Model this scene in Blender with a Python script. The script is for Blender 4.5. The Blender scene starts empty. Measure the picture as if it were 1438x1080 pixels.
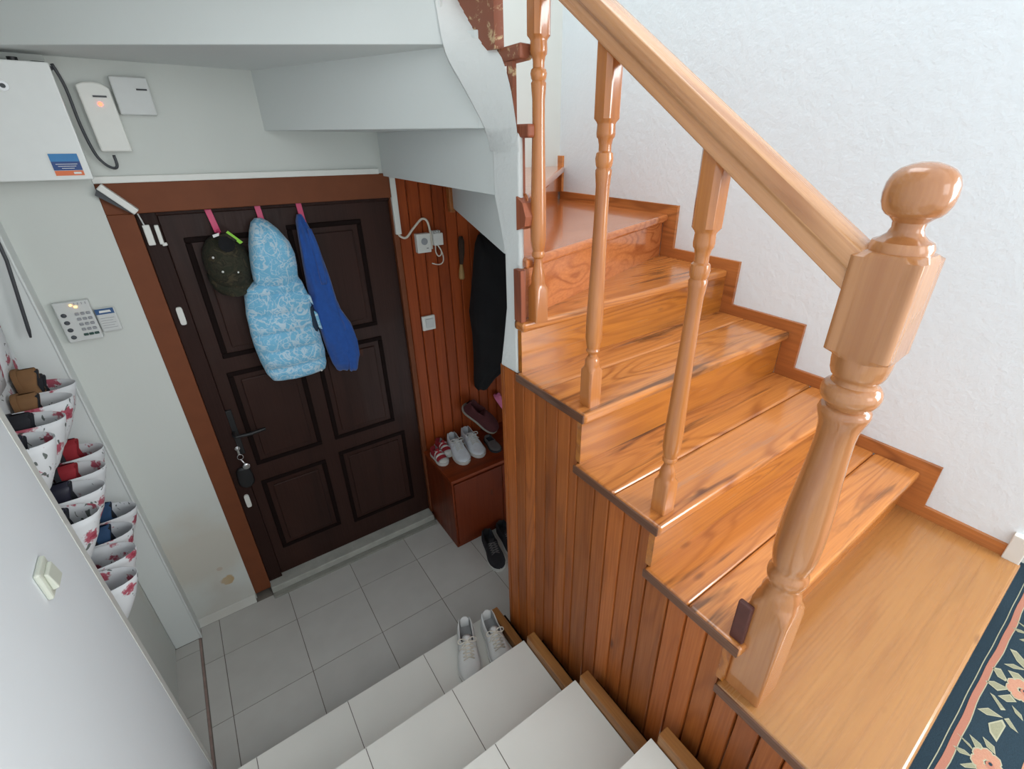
import bpy, bmesh, math, random
from mathutils import Vector, Matrix, Euler
random.seed(7)
SC = bpy.context.scene
C = SC.collection
R = math.radians
PI = math.pi

# ------------------------------------------------------------------ materials
def srgb(r, g, b):
    f = lambda c: (c / 12.92 if c <= .04045 else ((c + .055) / 1.055) ** 2.4)
    return (f(r / 255), f(g / 255), f(b / 255), 1)

class NT:
    def __init__(s, name):
        s.m = bpy.data.materials.new(name); s.m.use_nodes = True
        s.t = s.m.node_tree; s.b = s.t.nodes['Principled BSDF']
    def n(s, typ, **kw):
        nd = s.t.nodes.new(typ)
        for k, v in kw.items(): setattr(nd, k, v)
        return nd
    def l(s, a, b): s.t.links.new(a, b)
    def math(s, op, a, b=None, c=None):
        nd = s.n('ShaderNodeMath', operation=op)
        for i, v in enumerate((a, b, c)):
            if v is None: continue
            if isinstance(v, (int, float)): nd.inputs[i].default_value = v
            else: s.l(v, nd.inputs[i])
        return nd.outputs[0]
    def mix(s, f, a, b, blend='MIX'):
        nd = s.n('ShaderNodeMix', data_type='RGBA', blend_type=blend)
        for i, v in ((0, f), (6, a), (7, b)):
            if isinstance(v, (int, float)): nd.inputs[i].default_value = v
            elif isinstance(v, tuple): nd.inputs[i].default_value = v
            else: s.l(v, nd.inputs[i])
        return nd.outputs[2]
    def ramp(s, f, stops):
        nd = s.n('ShaderNodeValToRGB'); e = nd.color_ramp.elements
        while len(e) > 1: e.remove(e[-1])
        e[0].position = stops[0][0]; e[0].color = stops[0][1]
        for p, c in stops[1:]:
            x = e.new(p); x.color = c
        s.l(f, nd.inputs[0]); return nd.outputs[0]
    def rng(s, f, a, b, c=0., d=1.):
        nd = s.n('ShaderNodeMapRange')
        s.l(f, nd.inputs[0])
        for i, v in enumerate((a, b, c, d)): nd.inputs[i + 1].default_value = v
        return nd.outputs[0]
    def coords(s, scale=(1, 1, 1), island=False, kind='Object', off=(0, 0, 0)):
        tc = s.n('ShaderNodeTexCoord'); v = tc.outputs[kind]
        if island:
            g = s.n('ShaderNodeNewGeometry'); o = s.n('ShaderNodeObjectInfo')
            a = s.math('ADD', g.outputs['Random Per Island'], o.outputs['Random'])
            a = s.math('MULTIPLY', a, 37.)
            va = s.n('ShaderNodeVectorMath', operation='ADD'); s.l(v, va.inputs[0])
            cb = s.n('ShaderNodeCombineXYZ')
            for i in range(3): s.l(a, cb.inputs[i])
            s.l(cb.outputs[0], va.inputs[1]); v = va.outputs[0]
        mp = s.n('ShaderNodeMapping'); mp.inputs['Scale'].default_value = scale
        mp.inputs['Location'].default_value = off
        s.l(v, mp.inputs[0]); return mp.outputs[0]
    def noise(s, v, scale=1., detail=2., rough=.5, dist=0.):
        nd = s.n('ShaderNodeTexNoise'); s.l(v, nd.inputs['Vector'])
        nd.inputs['Scale'].default_value = scale; nd.inputs['Detail'].default_value = detail
        nd.inputs['Roughness'].default_value = rough; nd.inputs['Distortion'].default_value = dist
        return nd.outputs[0]
    def bump(s, h, strength=.3, dist=.01):
        nd = s.n('ShaderNodeBump'); nd.inputs['Strength'].default_value = strength
        nd.inputs['Distance'].default_value = dist
        s.l(h, nd.inputs['Height']); s.l(nd.outputs[0], s.b.inputs['Normal'])
    def set(s, color=None, rough=.5, metal=0., coat=0., spec=.5, emit=None, estr=0., sheen=0.):
        b = s.b
        if color is not None:
            if isinstance(color, tuple): b.inputs['Base Color'].default_value = color
            else: s.l(color, b.inputs['Base Color'])
        if isinstance(rough, (int, float)): b.inputs['Roughness'].default_value = rough
        else: s.l(rough, b.inputs['Roughness'])
        b.inputs['Metallic'].default_value = metal
        b.inputs['Coat Weight'].default_value = coat; b.inputs['Coat Roughness'].default_value = .08
        b.inputs['Specular IOR Level'].default_value = spec
        b.inputs['Sheen Weight'].default_value = sheen
        if emit: b.inputs['Emission Color'].default_value = emit; b.inputs['Emission Strength'].default_value = estr
        return s.m

def plain(name, col, rough=.5, var=.08, scale=30, bump=.0, **kw):
    t = NT(name); v = t.coords()
    n = t.noise(v, scale, 3)
    dark = tuple(c * (1 - var * 1.6) for c in col[:3]) + (1,)
    c = t.mix(n, dark, tuple(min(1, c * (1 + var)) for c in col[:3]) + (1,))
    if bump: t.bump(t.noise(v, scale * 4, 3), bump, .004)
    return t.set(c, rough, **kw)

def wood(name, light, mid, dark, axis, rough=.22, coat=.35, grain=1., stain=0., island=True, var=.22, freq=55., spec=.5, ring_amt=.6):
    t = NT(name)
    sc = {'x': (.9, 7, 7), 'y': (7, .9, 7), 'z': (7, 7, .9)}[axis]
    v = t.coords(tuple(c * grain for c in sc), island)
    n1 = t.noise(v, 1., 1.5, .5, .25)
    ring = t.math('MULTIPLY_ADD', t.math('SINE', t.math('MULTIPLY', n1, freq)), .5, .5)
    ring = t.math('POWER', ring, 3.)
    patch = t.noise(t.coords(tuple(c * .8 for c in sc), island, off=(2, 5, 8)), 1., 2)
    ring = t.math('MULTIPLY', ring, t.rng(patch, .38, .62, .12, 1.))
    sf = {'x': (4, 160, 160), 'y': (160, 4, 160), 'z': (160, 160, 4)}[axis]
    fib = t.noise(t.coords(sf, island), 1., 2, .6)
    big = t.noise(t.coords(tuple(c * .35 for c in sc), island), 1., 2)
    base = t.mix(t.rng(big, .3, .7), light, mid)
    c = t.mix(t.math('MULTIPLY', ring, ring_amt), base, dark)
    c = t.mix(t.rng(fib, .35, .75, 0, .35), c, dark)
    if island:
        g = t.n('ShaderNodeNewGeometry')
        k = t.rng(g.outputs['Random Per Island'], 0, 1, 1 - var, 1 + var * .45)
        mul = t.n('ShaderNodeVectorMath', operation='SCALE'); t.l(c, mul.inputs[0]); t.l(k, mul.inputs['Scale'])
        c = mul.outputs[0]
    if stain:
        ss = {'x': (1.6, 16, 9), 'y': (16, 1.6, 9), 'z': (16, 9, 1.6)}[axis]
        st = t.noise(t.coords(ss, island), 1., 4, .6, .4)
        c = t.mix(t.rng(st, .565, .68, 0, stain), c, srgb(70, 46, 34))
        st2 = t.noise(t.coords(tuple(q * 1.3 for q in ss), island, off=(3, 9, 5)), 1., 4, .62, .2)
        c = t.mix(t.rng(st2, .63, .74, 0, stain * .6), c, srgb(148, 118, 104))
    # knots
    vr = t.n('ShaderNodeTexVoronoi'); t.l(t.coords({'x': (2.2, 6, 6), 'y': (6, 2.2, 6), 'z': (6, 6, 2.2)}[axis], island), vr.inputs['Vector'])
    vr.inputs['Scale'].default_value = 1.
    c = t.mix(t.rng(vr.outputs['Distance'], .03, .075, .75, 0), c, srgb(80, 40, 22))
    t.bump(fib, .06, .002)
    return t.set(c, t.rng(fib, .2, .8, rough * .8, rough * 1.5), coat=coat, spec=spec)

def plaster(name, col, scale=28., strength=.25, spots=()):
    t = NT(name); v = t.coords()
    n = t.noise(v, 2.2, 3)
    c = t.mix(n, tuple(x * .95 for x in col[:3]) + (1,), col)
    for (p, r, sc, amt) in spots:
        pt = t.n('ShaderNodeVectorMath', operation='DISTANCE'); t.l(v, pt.inputs[0]); pt.inputs[1].default_value = p
        d = t.math('ADD', pt.outputs['Value'], t.math('MULTIPLY', t.math('SUBTRACT', t.noise(v, 22 if r < .1 else 6, 3), .5), r * 2.2))
        c = t.mix(t.rng(d, r * .7, r * (1.0 if r < .1 else 1.8), amt, 0), c, sc)
    b = t.noise(v, scale, 5, .6)
    t.bump(b, strength, .006)
    return t.set(c, .75, spec=.25)

M = {}
M['wall'] = plaster('white_plaster', srgb(228, 236, 241), 30, .5)
M['wall_smooth'] = plaster('smooth_white_plaster', srgb(219, 223, 221), 12, .12)
M['wall_near'] = plaster('near_white_plaster', srgb(236, 240, 243), 14, .10)
M['wall_door'] = plaster('entry_white_plaster', srgb(208, 211, 206), 14, .14,
    spots=[((-.275, 2.29, .20), .03, srgb(186, 152, 96), .9), ((-.285, 2.29, .29), .012, srgb(180, 150, 130), .7),
           ((-.36, 2.29, .42), .16, srgb(196, 186, 170), .55), ((-.30, 2.29, .02), .12, srgb(186, 178, 168), .5)])
M['chipped'] = plaster('chipped_plaster', srgb(222, 224, 222), 40, .5)
O1, O2, O3 = srgb(211, 138, 74), srgb(197, 122, 58), srgb(138, 73, 34)
M['tread'] = wood('varnished_pine_tread', O1, O2, O3, 'x', .2, .45, stain=.8, freq=90, var=.12, ring_amt=.75)
M['tread_low'] = wood('varnished_pine_wide_board', srgb(170, 122, 71), srgb(162, 111, 61), srgb(138, 84, 42), 'x', .22, .4, stain=.15, freq=22, var=.05)
M['riser'] = wood('varnished_pine_riser', srgb(194, 124, 50), srgb(182, 108, 42), srgb(126, 64, 24), 'x', .2, .45, stain=.4, freq=80, var=.10)
M['winder'] = wood('red_pine_winder', srgb(204, 126, 74), srgb(190, 110, 58), srgb(138, 66, 32), 'x', .17, .5, stain=.1, freq=80, var=.1)
M['edge'] = wood('worn_dark_tread_edge', srgb(122, 78, 52), srgb(96, 60, 42), srgb(52, 34, 28), 'y', .4, .1, stain=.6)
M['panel'] = wood('stained_pine_boards', srgb(184, 106, 50), srgb(168, 89, 38), srgb(118, 54, 20), 'z', .36, .08, stain=.3, var=.28, freq=70, spec=.35, ring_amt=.4)
M['panel_back'] = wood('dark_stained_boards', srgb(164, 76, 32), srgb(146, 64, 25), srgb(98, 38, 15), 'z', .45, .0, var=.2, freq=34, spec=.25, ring_amt=.3)
M['skirt'] = wood('pine_skirting', srgb(200, 128, 68), srgb(176, 104, 52), srgb(120, 66, 32), 'y', .35, .2)
M['strip'] = wood('pine_step_strip', srgb(176, 122, 66), srgb(164, 108, 54), srgb(118, 70, 32), 'y', .4, .1, stain=.2)
N1, N2, N3 = srgb(186, 130, 84), srgb(176, 116, 68), srgb(150, 90, 48)
M['rail_z'] = wood('beech_turned', srgb(194, 126, 68), srgb(184, 112, 54), srgb(158, 88, 40), 'z', .2, .5, freq=40, var=.06)
M['newel'] = wood('beech_newel', N1, N2, N3, 'z', .16, .6, freq=16, var=.04)
M['rail_y'] = wood('beech_handrail', srgb(208, 158, 112), srgb(196, 138, 92), srgb(150, 90, 54), 'y', .22, .45, freq=24, var=.04)
M['redwood'] = wood('chipped_red_wood', srgb(160, 86, 52), srgb(140, 70, 40), srgb(100, 52, 36), 'z', .5, .05, stain=.2)
t = NT('painted_peeling_board'); v = t.coords()
c = t.mix(t.rng(t.noise(v, 26, 5, .65, .5), .56, .63), srgb(142, 82, 58), srgb(206, 178, 136)); M['peel'] = t.set(c, .55)
M['maroon_wood'] = plain('maroon_stained_wood', srgb(86, 42, 34), .5, .25, 40)
M['door'] = wood('dark_brown_door', srgb(56, 32, 25), srgb(48, 27, 21), srgb(36, 20, 16), 'z', .45, .04, freq=20, island=False, spec=.22)
M['door_groove'] = plain('door_groove_brown', srgb(24, 13, 11), .7, spec=.1)
M['door_inner'] = wood('dark_door_jamb', srgb(54, 30, 24), srgb(46, 25, 20), srgb(34, 19, 15), 'z', .5, .0, freq=20, spec=.2)
M['frame'] = plain('brown_painted_frame', srgb(116, 64, 38), .6, .12, 14, spec=.25)
M['cabinet'] = wood('dark_stained_cabinet', srgb(142, 62, 26), srgb(126, 52, 20), srgb(88, 34, 14), 'x', .35, .1, freq=26, var=.06, spec=.3)
M['cabinet_z'] = wood('dark_stained_cabinet_side', srgb(128, 54, 24), srgb(112, 45, 18), srgb(80, 30, 14), 'z', .4, .08, freq=26, var=.06, spec=.25)
t = NT('grey_ceramic_tile'); v = t.coords()
c = t.mix(t.noise(v, 9, 4), srgb(186, 183, 178), srgb(200, 198, 193))
g = t.n('ShaderNodeNewGeometry'); k = t.rng(g.outputs['Random Per Island'], 0, 1, .95, 1.02)
mu = t.n('ShaderNodeVectorMath', operation='SCALE'); t.l(c, mu.inputs[0]); t.l(k, mu.inputs['Scale'])
M['tile'] = t.set(mu.outputs[0], .38, spec=.45)
t = NT('pale_step_tile'); v = t.coords()
c = t.mix(t.noise(v, 5, 3), srgb(218, 215, 208), srgb(228, 226, 219)); M['tile_step'] = t.set(c, .42, spec=.4)
M['grout'] = plain('grey_grout', srgb(120, 112, 104), .9, .25, 18)
M['grout_red'] = plain('reddish_old_grout', srgb(158, 134, 126), .9, .3, 18)
M['concrete'] = plain('grey_threshold_concrete', srgb(176, 176, 168), .8, .22, 16, .4)
M['concrete_d'] = plain('dark_threshold_cement', srgb(146, 146, 138), .85, .2, 20, .4)
M['plastic'] = plain('white_plastic', srgb(222, 222, 216), .35, .03)
M['plastic_grey'] = plain('light_grey_plastic', srgb(204, 206, 204), .4, .03)
M['plastic_cream'] = plain('cream_plastic', srgb(216, 219, 205), .3, .03)
M['metal_white'] = plain('white_enamel_steel', srgb(226, 228, 226), .35, .02)
M['black'] = plain('black_plastic', srgb(24, 24, 26), .45, .1)
M['darkgrey'] = plain('dark_grey_plastic', srgb(62, 64, 68), .5, .1)
M['chrome'] = plain('chrome', srgb(200, 200, 200), .2, .03, metal=1.)
M['button'] = plain('grey_rubber_button', srgb(150, 152, 156), .6)
M['button_d'] = plain('dark_rubber_button', srgb(70, 74, 80), .6)
M['button_g'] = plain('green_rubber_button', srgb(48, 78, 72), .6)
M['blue_label'] = plain('blue_label', srgb(44, 84, 132), .4)
M['sticker_blue'] = plain('deep_blue_sticker', srgb(30, 66, 128), .35, .15, 12)
M['sticker_sky'] = plain('sky_blue_sticker', srgb(48, 124, 182), .35, .1, 12)
M['sticker_orange'] = plain('orange_sticker', srgb(222, 112, 62), .35)
M['paper'] = plain('white_print', srgb(226, 226, 222), .5, .02)
M['led_red'] = NT('red_lamp').set(srgb(255, 90, 60), .4, emit=srgb(255, 70, 50), estr=4.)
M['led_amber'] = NT('amber_lamp').set(srgb(255, 190, 90), .4, emit=srgb(255, 180, 90), estr=3.)
M['pink'] = plain('pink_plastic', srgb(214, 66, 112), .35)
M['pink_soft'] = plain('soft_pink_foam', srgb(206, 110, 150), .6)
M['lime'] = plain('lime_strap', srgb(140, 205, 50), .5)
M['fabric_blue'] = plain('blue_fleece', srgb(34, 84, 164), .9, .14, 60, .3, sheen=.3)
M['fabric_black'] = plain('black_wool', srgb(16, 16, 19), .95, .15, 60, .3)
t = NT('pale_blue_printed_nylon'); v = t.coords((1, 1, 1))
n = t.noise(v, 13, 2, .5, 1.6)
line = t.math('ABSOLUTE', t.math('SUBTRACT', n, .5))
c = t.mix(t.rng(line, .02, .04, .9, 0), srgb(118, 188, 222), srgb(196, 218, 232))
n2 = t.noise(v, 26, 1, .5, 1.8); line2 = t.math('ABSOLUTE', t.math('SUBTRACT', n2, .5))
c = t.mix(t.rng(line2, .02, .045, .6, 0), c, srgb(196, 218, 234))
M['vest'] = t.set(c, .6, sheen=.2)
M['vest_in'] = plain('vest_lining', srgb(34, 52, 72), .8)
t = NT('dark_camouflage_cotton'); v = t.coords()
c = t.ramp(t.noise(v, 34, 2, .5, .6), [(.40, srgb(38, 40, 26)), (.48, srgb(54, 50, 34)), (.56, srgb(30, 30, 20)), (.63, srgb(64, 56, 38))])
M['camo'] = t.set(c, .9)
t = NT('floral_printed_fabric'); v = t.coords()
vo = t.n('ShaderNodeTexVoronoi'); t.l(v, vo.inputs['Vector']); vo.inputs['Scale'].default_value = 15
ds = t.math('ADD', vo.outputs['Distance'], t.math('MULTIPLY', t.math('SUBTRACT', t.noise(v, 90, 2), .5), .55))
c = t.mix(t.rng(ds, .26, .36, 1, 0), srgb(222, 224, 226), srgb(176, 84, 100))
c = t.mix(t.rng(ds, .08, .14, .8, 0), c, srgb(150, 40, 60))
lf = t.noise(t.coords((1, 1, .6)), 52, 1, .5, 1.)
c = t.mix(t.rng(lf, .69, .72, 0, .9), c, srgb(70, 80, 74)); M['floral'] = t.set(c, .8)
M['shoe_white'] = plain('white_leather', srgb(214, 214, 212), .55, .04)
M['shoe_white_old'] = plain('greyish_white_leather', srgb(214, 220, 226), .55, .1)
M['sole_white'] = plain('white_rubber', srgb(206, 206, 202), .6, .05)
M['lining_grey'] = plain('grey_lining', srgb(146, 146, 146), .9)
M['lining_dark'] = plain('dark_lining', srgb(46, 48, 54), .9)
M['shoe_red'] = plain('red_canvas', srgb(150, 34, 44), .8)
M['shoe_black'] = plain('black_mesh_fabric', srgb(30, 30, 36), .8, .2)
M['shoe_navy'] = plain('navy_leather', srgb(34, 34, 50), .5, .2)
M['shoe_blue'] = plain('blue_denim_shoe', srgb(40, 72, 108), .8, .2)
M['shoe_brown'] = plain('brown_suede', srgb(128, 92, 58), .8, .15)
M['shoe_maroon'] = plain('maroon_felt', srgb(74, 30, 34), .9)
M['shoe_grey'] = plain('grey_suede', srgb(96, 92, 92), .8)
M['sole_grey'] = plain('grey_rubber', srgb(150, 148, 140), .7)
M['cable'] = plain('cream_cable', srgb(218, 210, 196), .5)
M['bristle'] = plain('dark_bristle', srgb(60, 42, 30), .9, .3, 90, .6)
M['handle_wood'] = plain('pale_handle_wood', srgb(170, 136, 84), .5)
t = NT('navy_rug_pile'); v = t.coords()
c = t.mix(t.noise(v, 420, 2), srgb(13, 31, 41), srgb(32, 58, 72)); M['rug'] = t.set(c, .95); t.bump(t.noise(v, 500, 2), .6, .003)
for nm, a, b in (('rug_pink', (150, 94, 78), (182, 124, 102)), ('rug_sage', (112, 114, 92), (158, 154, 126)), ('rug_line', (150, 150, 128), (170, 166, 140)), ('rug_peach', (160, 108, 88), (190, 142, 116))):
    t = NT(nm); c = t.mix(t.noise(t.coords(), 420, 2), srgb(*a), srgb(*b)); M[nm] = t.set(c, .95)

# ------------------------------------------------------------------ mesh helpers
class MB:
    def __init__(s): s.v = []; s.f = []; s.m = []
    def add(s, vs, fs, mi=0):
        o = len(s.v); s.v += [tuple(p) for p in vs]; s.f += [tuple(i + o for i in f) for f in fs]; s.m += [mi] * len(fs); return s
    def box(s, x0, x1, y0, y1, z0, z1, mi=0):
        v = [(x, y, z) for z in (z0, z1) for y in (y0, y1) for x in (x0, x1)]
        return s.add(v, [(0, 2, 3, 1), (4, 5, 7, 6), (0, 1, 5, 4), (2, 6, 7, 3), (0, 4, 6, 2), (1, 3, 7, 5)], mi)
    def prism(s, poly, axis, a, b, mi=0):
        # poly: 2D points in the two remaining axes (x,y for z; y,z for x; x,z for y)
        def P(p, q):
            return {'z': (p[0], p[1], q), 'x': (q, p[0], p[1]), 'y': (p[0], q, p[1])}[axis]
        n = len(poly)
        v = [P(p, a) for p in poly] + [P(p, b) for p in poly]
        f = [tuple(range(n - 1, -1, -1)), tuple(range(n, 2 * n))] + [(i, (i + 1) % n, n + (i + 1) % n, n + i) for i in range(n)]
        return s.add(v, f, mi)
    def loft(s, rings, cap=True, closed=True, mi=0):
        n = len(rings[0]); v = [p for r in rings for p in r]; f = []
        for k in range(len(rings) - 1):
            for i in range(n if closed else n - 1):
                j = (i + 1) % n
                f.append((k * n + i, k * n + j, (k + 1) * n + j, (k + 1) * n + i))
        if cap:
            f.append(tuple(range(n - 1, -1, -1))); f.append(tuple((len(rings) - 1) * n + i for i in range(n)))
        return s.add(v, f, mi)
    def tube(s, pts, r, n=8, mi=0):
        pts = [Vector(p) for p in pts]; rings = []
        if len(pts) > 5 and not isinstance(r, (list, tuple)):            # round out long cables
            q = [pts[0]] + pts + [pts[-1]]; fine = []
            for i in range(1, len(q) - 2):
                p0, p1, p2, p3 = q[i - 1:i + 3]
                for k in range(5):
                    t_ = k / 5
                    fine.append(.5 * (2 * p1 + (p2 - p0) * t_ + (2 * p0 - 5 * p1 + 4 * p2 - p3) * t_ ** 2 + (3 * p1 - p0 - 3 * p2 + p3) * t_ ** 3))
            pts = fine + [pts[-1]]
        up = Vector((.13, .31, .94))
        for i, p in enumerate(pts):
            d = (pts[min(i + 1, len(pts) - 1)] - pts[max(i - 1, 0)]).normalized()
            a = d.cross(up)
            if a.length < .05: a = d.cross(Vector((1, 0, 0)))
            a.normalize(); b = d.cross(a)
            rr = r[i] if isinstance(r, (list, tuple)) else r
            rings.append([p + (a * math.cos(2 * PI * k / n) + b * math.sin(2 * PI * k / n)) * rr for k in range(n)])
        return s.loft(rings, mi=mi)
    def ball(s, c, rx, ry, rz, n=16, m=10, mi=0):
        rings = []
        for k in range(m + 1):
            a = -PI / 2 + PI * k / m; q = max(.02, math.cos(a))
            rings.append([(c[0] + rx * q * math.cos(2 * PI * i / n), c[1] + ry * q * math.sin(2 * PI * i / n), c[2] + rz * math.sin(a)) for i in range(n)])
        return s.loft(rings, mi=mi)
    def build(s, name, mat, parent=None, smooth=False, bevel=0., seg=2, local=False, sub=0, solid=0.):
        me = bpy.data.meshes.new(name); me.from_pydata(s.v, [], s.f)
        mats = mat if isinstance(mat, (list, tuple)) else [mat]
        for q in mats: me.materials.append(M[q])
        for p, q in zip(me.polygons, s.m): p.material_index = q
        bm = bmesh.new(); bm.from_mesh(me); bmesh.ops.recalc_face_normals(bm, faces=bm.faces); bm.to_mesh(me); bm.free()
        me.update()
        o = bpy.data.objects.new(name, me); C.objects.link(o)
        if smooth:
            for p in me.polygons: p.use_smooth = True
        if solid:
            md = o.modifiers.new('thick', 'SOLIDIFY'); md.thickness = solid; md.offset = -1
        if sub:
            md = o.modifiers.new('sub', 'SUBSURF'); md.levels = sub; md.render_levels = sub
        if bevel:
            md = o.modifiers.new('bevel', 'BEVEL'); md.width = bevel; md.segments = seg; md.limit_method = 'ANGLE'; md.angle_limit = R(35)
            md.harden_normals = False
        if smooth == 'auto':
            for p in me.polygons: p.use_smooth = True
            me.set_sharp_from_angle(angle=R(35))
        if parent is not None:
            o.parent = parent
            if not local: o.matrix_parent_inverse = Matrix.LocRotScale(parent.location, parent.rotation_euler, None).inverted()
        return o

def tag(o, label, cat, group=None, kind=None):
    o['label'] = label; o['category'] = cat
    if group: o['group'] = group
    if kind: o['kind'] = kind
    return o
def thing(name, label, cat, loc=(0, 0, 0), group=None, kind=None):
    o = bpy.data.objects.new(name, None); C.objects.link(o); o.location = loc; o.empty_display_size = .05
    return tag(o, label, cat, group, kind)
def struct(o, label, cat):
    return tag(o, label, cat, None, 'structure')
def copy_tree(o, parent=None):
    c = o.copy(); C.objects.link(c); c.parent = parent
    for ch in list(o.children): copy_tree(ch, c)
    return c
def lerp(xs, ys, x):
    if x <= xs[0]: return ys[0]
    for i in range(len(xs) - 1):
        if x <= xs[i + 1]:
            f = (x - xs[i]) / (xs[i + 1] - xs[i]); return ys[i] * (1 - f) + ys[i + 1] * f
    return ys[-1]

# ------------------------------------------------------------------ camera
cam = bpy.data.cameras.new('camera'); co = bpy.data.objects.new('camera', cam); C.objects.link(co)
co.location = (0, 0, 2.198)
pit, yaw, rol = R(-27.196), R(-36.582), R(.186)
fwd = Vector((-math.sin(yaw) * math.cos(pit), math.cos(yaw) * math.cos(pit), math.sin(pit)))
rt = fwd.cross(Vector((0, 0, 1))).normalized(); up = rt.cross(fwd)
r2 = rt * math.cos(rol) + up * math.sin(rol); u2 = up * math.cos(rol) - rt * math.sin(rol)
co.matrix_world = Matrix(((r2.x, u2.x, -fwd.x, 0), (r2.y, u2.y, -fwd.y, 0), (r2.z, u2.z, -fwd.z, 2.198), (0, 0, 0, 1)))
cam.sensor_width = 36; cam.lens = 662.461 / 1438 * 36
cam.shift_x = -(756.72 - 719) / 1438; cam.shift_y = (537.608 - 540) / 1438
cam.clip_start = .02
SC.camera = co

# ------------------------------------------------------------------ key dimensions (metres)
XP, XS, XR = .789, .769, 1.885          # side panelling, tread overhang, right wall
XSK = 1.870                             # face of the skirting on the right wall
TZ = [0, 1.002, 1.167, 1.331, 1.517, 1.702, 1.892, 2.066, 2.236, 2.405, 2.585]
NY = [0, -.055, .268, .530, .826, 1.125]
RY = [0, -.03, .292, .550, .853, 1.155]
YD, YS = 2.33, 2.371                    # door wall plane, wall above the winders
FL = .825                               # landing level

# ------------------------------------------------------------------ setting
# entry floor
b = MB(); b.box(-.56, 1.9, 1.0, 2.40, -.06, -.002, 0)
xs = [-.445, -.365, -.042, .287, .614, .939, 1.265, 1.59, 1.885]; ys = [1.03, 1.364, 1.696, 2.028, 2.262]
for i in range(len(xs) - 1):
    for j in range(len(ys) - 1):
        b.box(xs[i] + .0016, xs[i + 1] - .0016, ys[j] + .0016, ys[j + 1] - .0016, -.002, 0., 1)
for j, (a, c) in enumerate(((1.2, 1.47), (1.47, 1.80), (1.80, 2.13), (2.13, 2.2))):
    b.box(-.556, -.458, a + .0015, c - .0015, -.002, 0., 1)
b.box(-.4565, -.448, 1.2, 2.2, -.002, -.0008, 2)
struct(b.build('floor', ['grout', 'tile', 'grout_red']), 'grey square tiled floor of the sunken entry in front of the dark door', 'floor')
# landing floor
b = MB(); b.box(.80, 3.6, -2.4, .28, FL - .2, FL); b.box(-.456, .80, -2.4, .06, FL - .2, FL - .004)
struct(b.build('floor_landing', 'concrete'), 'landing floor under the navy floral rug', 'floor')
# right wall
b = MB(); b.box(XR, XR + .14, -.025, 2.52, 0, 4.6)
struct(b.build('wall_right', 'wall'), 'rough white plaster wall rising beside the wooden stairs', 'wall')
b = MB(); b.box(2.22, 2.32, -2.4, 1.2, FL, 4.6)
struct(b.build('wall_beyond', 'wall_smooth'), 'pale wall seen past the end of the stair wall', 'wall')
b = MB(); b.box(1.862, 1.925, -.050, -.006, FL, 1.098)
struct(b.build('trim_1', 'plastic', bevel=.003), 'short white block capping the end of the stair wall by the rug', 'trim')
# door wall: left piece, above the door, behind the alcove, above the winders
b = MB()
b.box(-.70, -.185, 2.29, 2.46, 0, 4.6)
b.box(-.185, .845, 2.30, 2.46, 2.063, 2.9)
b.box(.845, 1.9, 2.345, 2.46, 0, 2.9)
b.box(-.185, 1.9, YS, 2.50, 2.5, 4.6)
b.box(-.185, .845, 2.40, 2.46, 0, 2.063)
b.prism([(2.292, 0), (2.292, .035), (2.284, .03), (2.262, 0)], 'x', -.445, -.19)
struct(b.build('wall_door', 'wall_door'), 'white plaster wall around the dark brown entrance door', 'wall')
# left near wall and recess
b = MB(); b.box(-.72, -.456, -2.4, 1.556, 0, 4.6)
struct(b.build('wall_left', 'wall_near', bevel=.006), 'bright white near wall carrying the cream light switch', 'wall')
b = MB(); b.box(-.464, -.4545, 1.524, 1.558, 0, 4.6)
struct(b.build('trim_6', 'plastic', bevel=.002), 'thin cream corner bead on the edge of the near wall', 'trim')
b = MB(); b.box(-.72, -.552, 1.556, 2.3, 0, 4.6)
struct(b.build('wall_recess', 'wall_door'), 'white recessed wall behind the hanging shoe organizer', 'wall')
b = MB(); b.box(-.551, -.445, 2.2, 2.292, 0, 2.50); b.box(-.449, -.441, 2.196, 2.215, 0, 2.5)
struct(b.build('pillar', 'wall_smooth', bevel=.003), 'narrow white boxed corner pillar left of the alarm keypad', 'pillar')
# threshold
b = MB(); b.box(-.11, .84, 2.262, 2.36, 0, .048, 0); b.box(-.11, .84, 2.226, 2.262, 0, .012, 1)
struct(b.build('trim_2', ['concrete', 'concrete_d'], bevel=.004), 'worn grey concrete threshold under the dark door', 'threshold')
# cable trunking above the door
b = MB(); b.box(-.186, .80, 2.285, 2.302, 2.062, 2.085)
struct(b.build('trim_3', 'plastic', bevel=.003), 'long white trunking strip along the top of the door frame', 'trim')
b = MB(); b.box(.848, .876, 2.300, 2.33, 1.79, 2.06)
struct(b.build('trim_4', 'plastic', bevel=.003), 'short vertical white trunking right of the door frame', 'trim')

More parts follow.
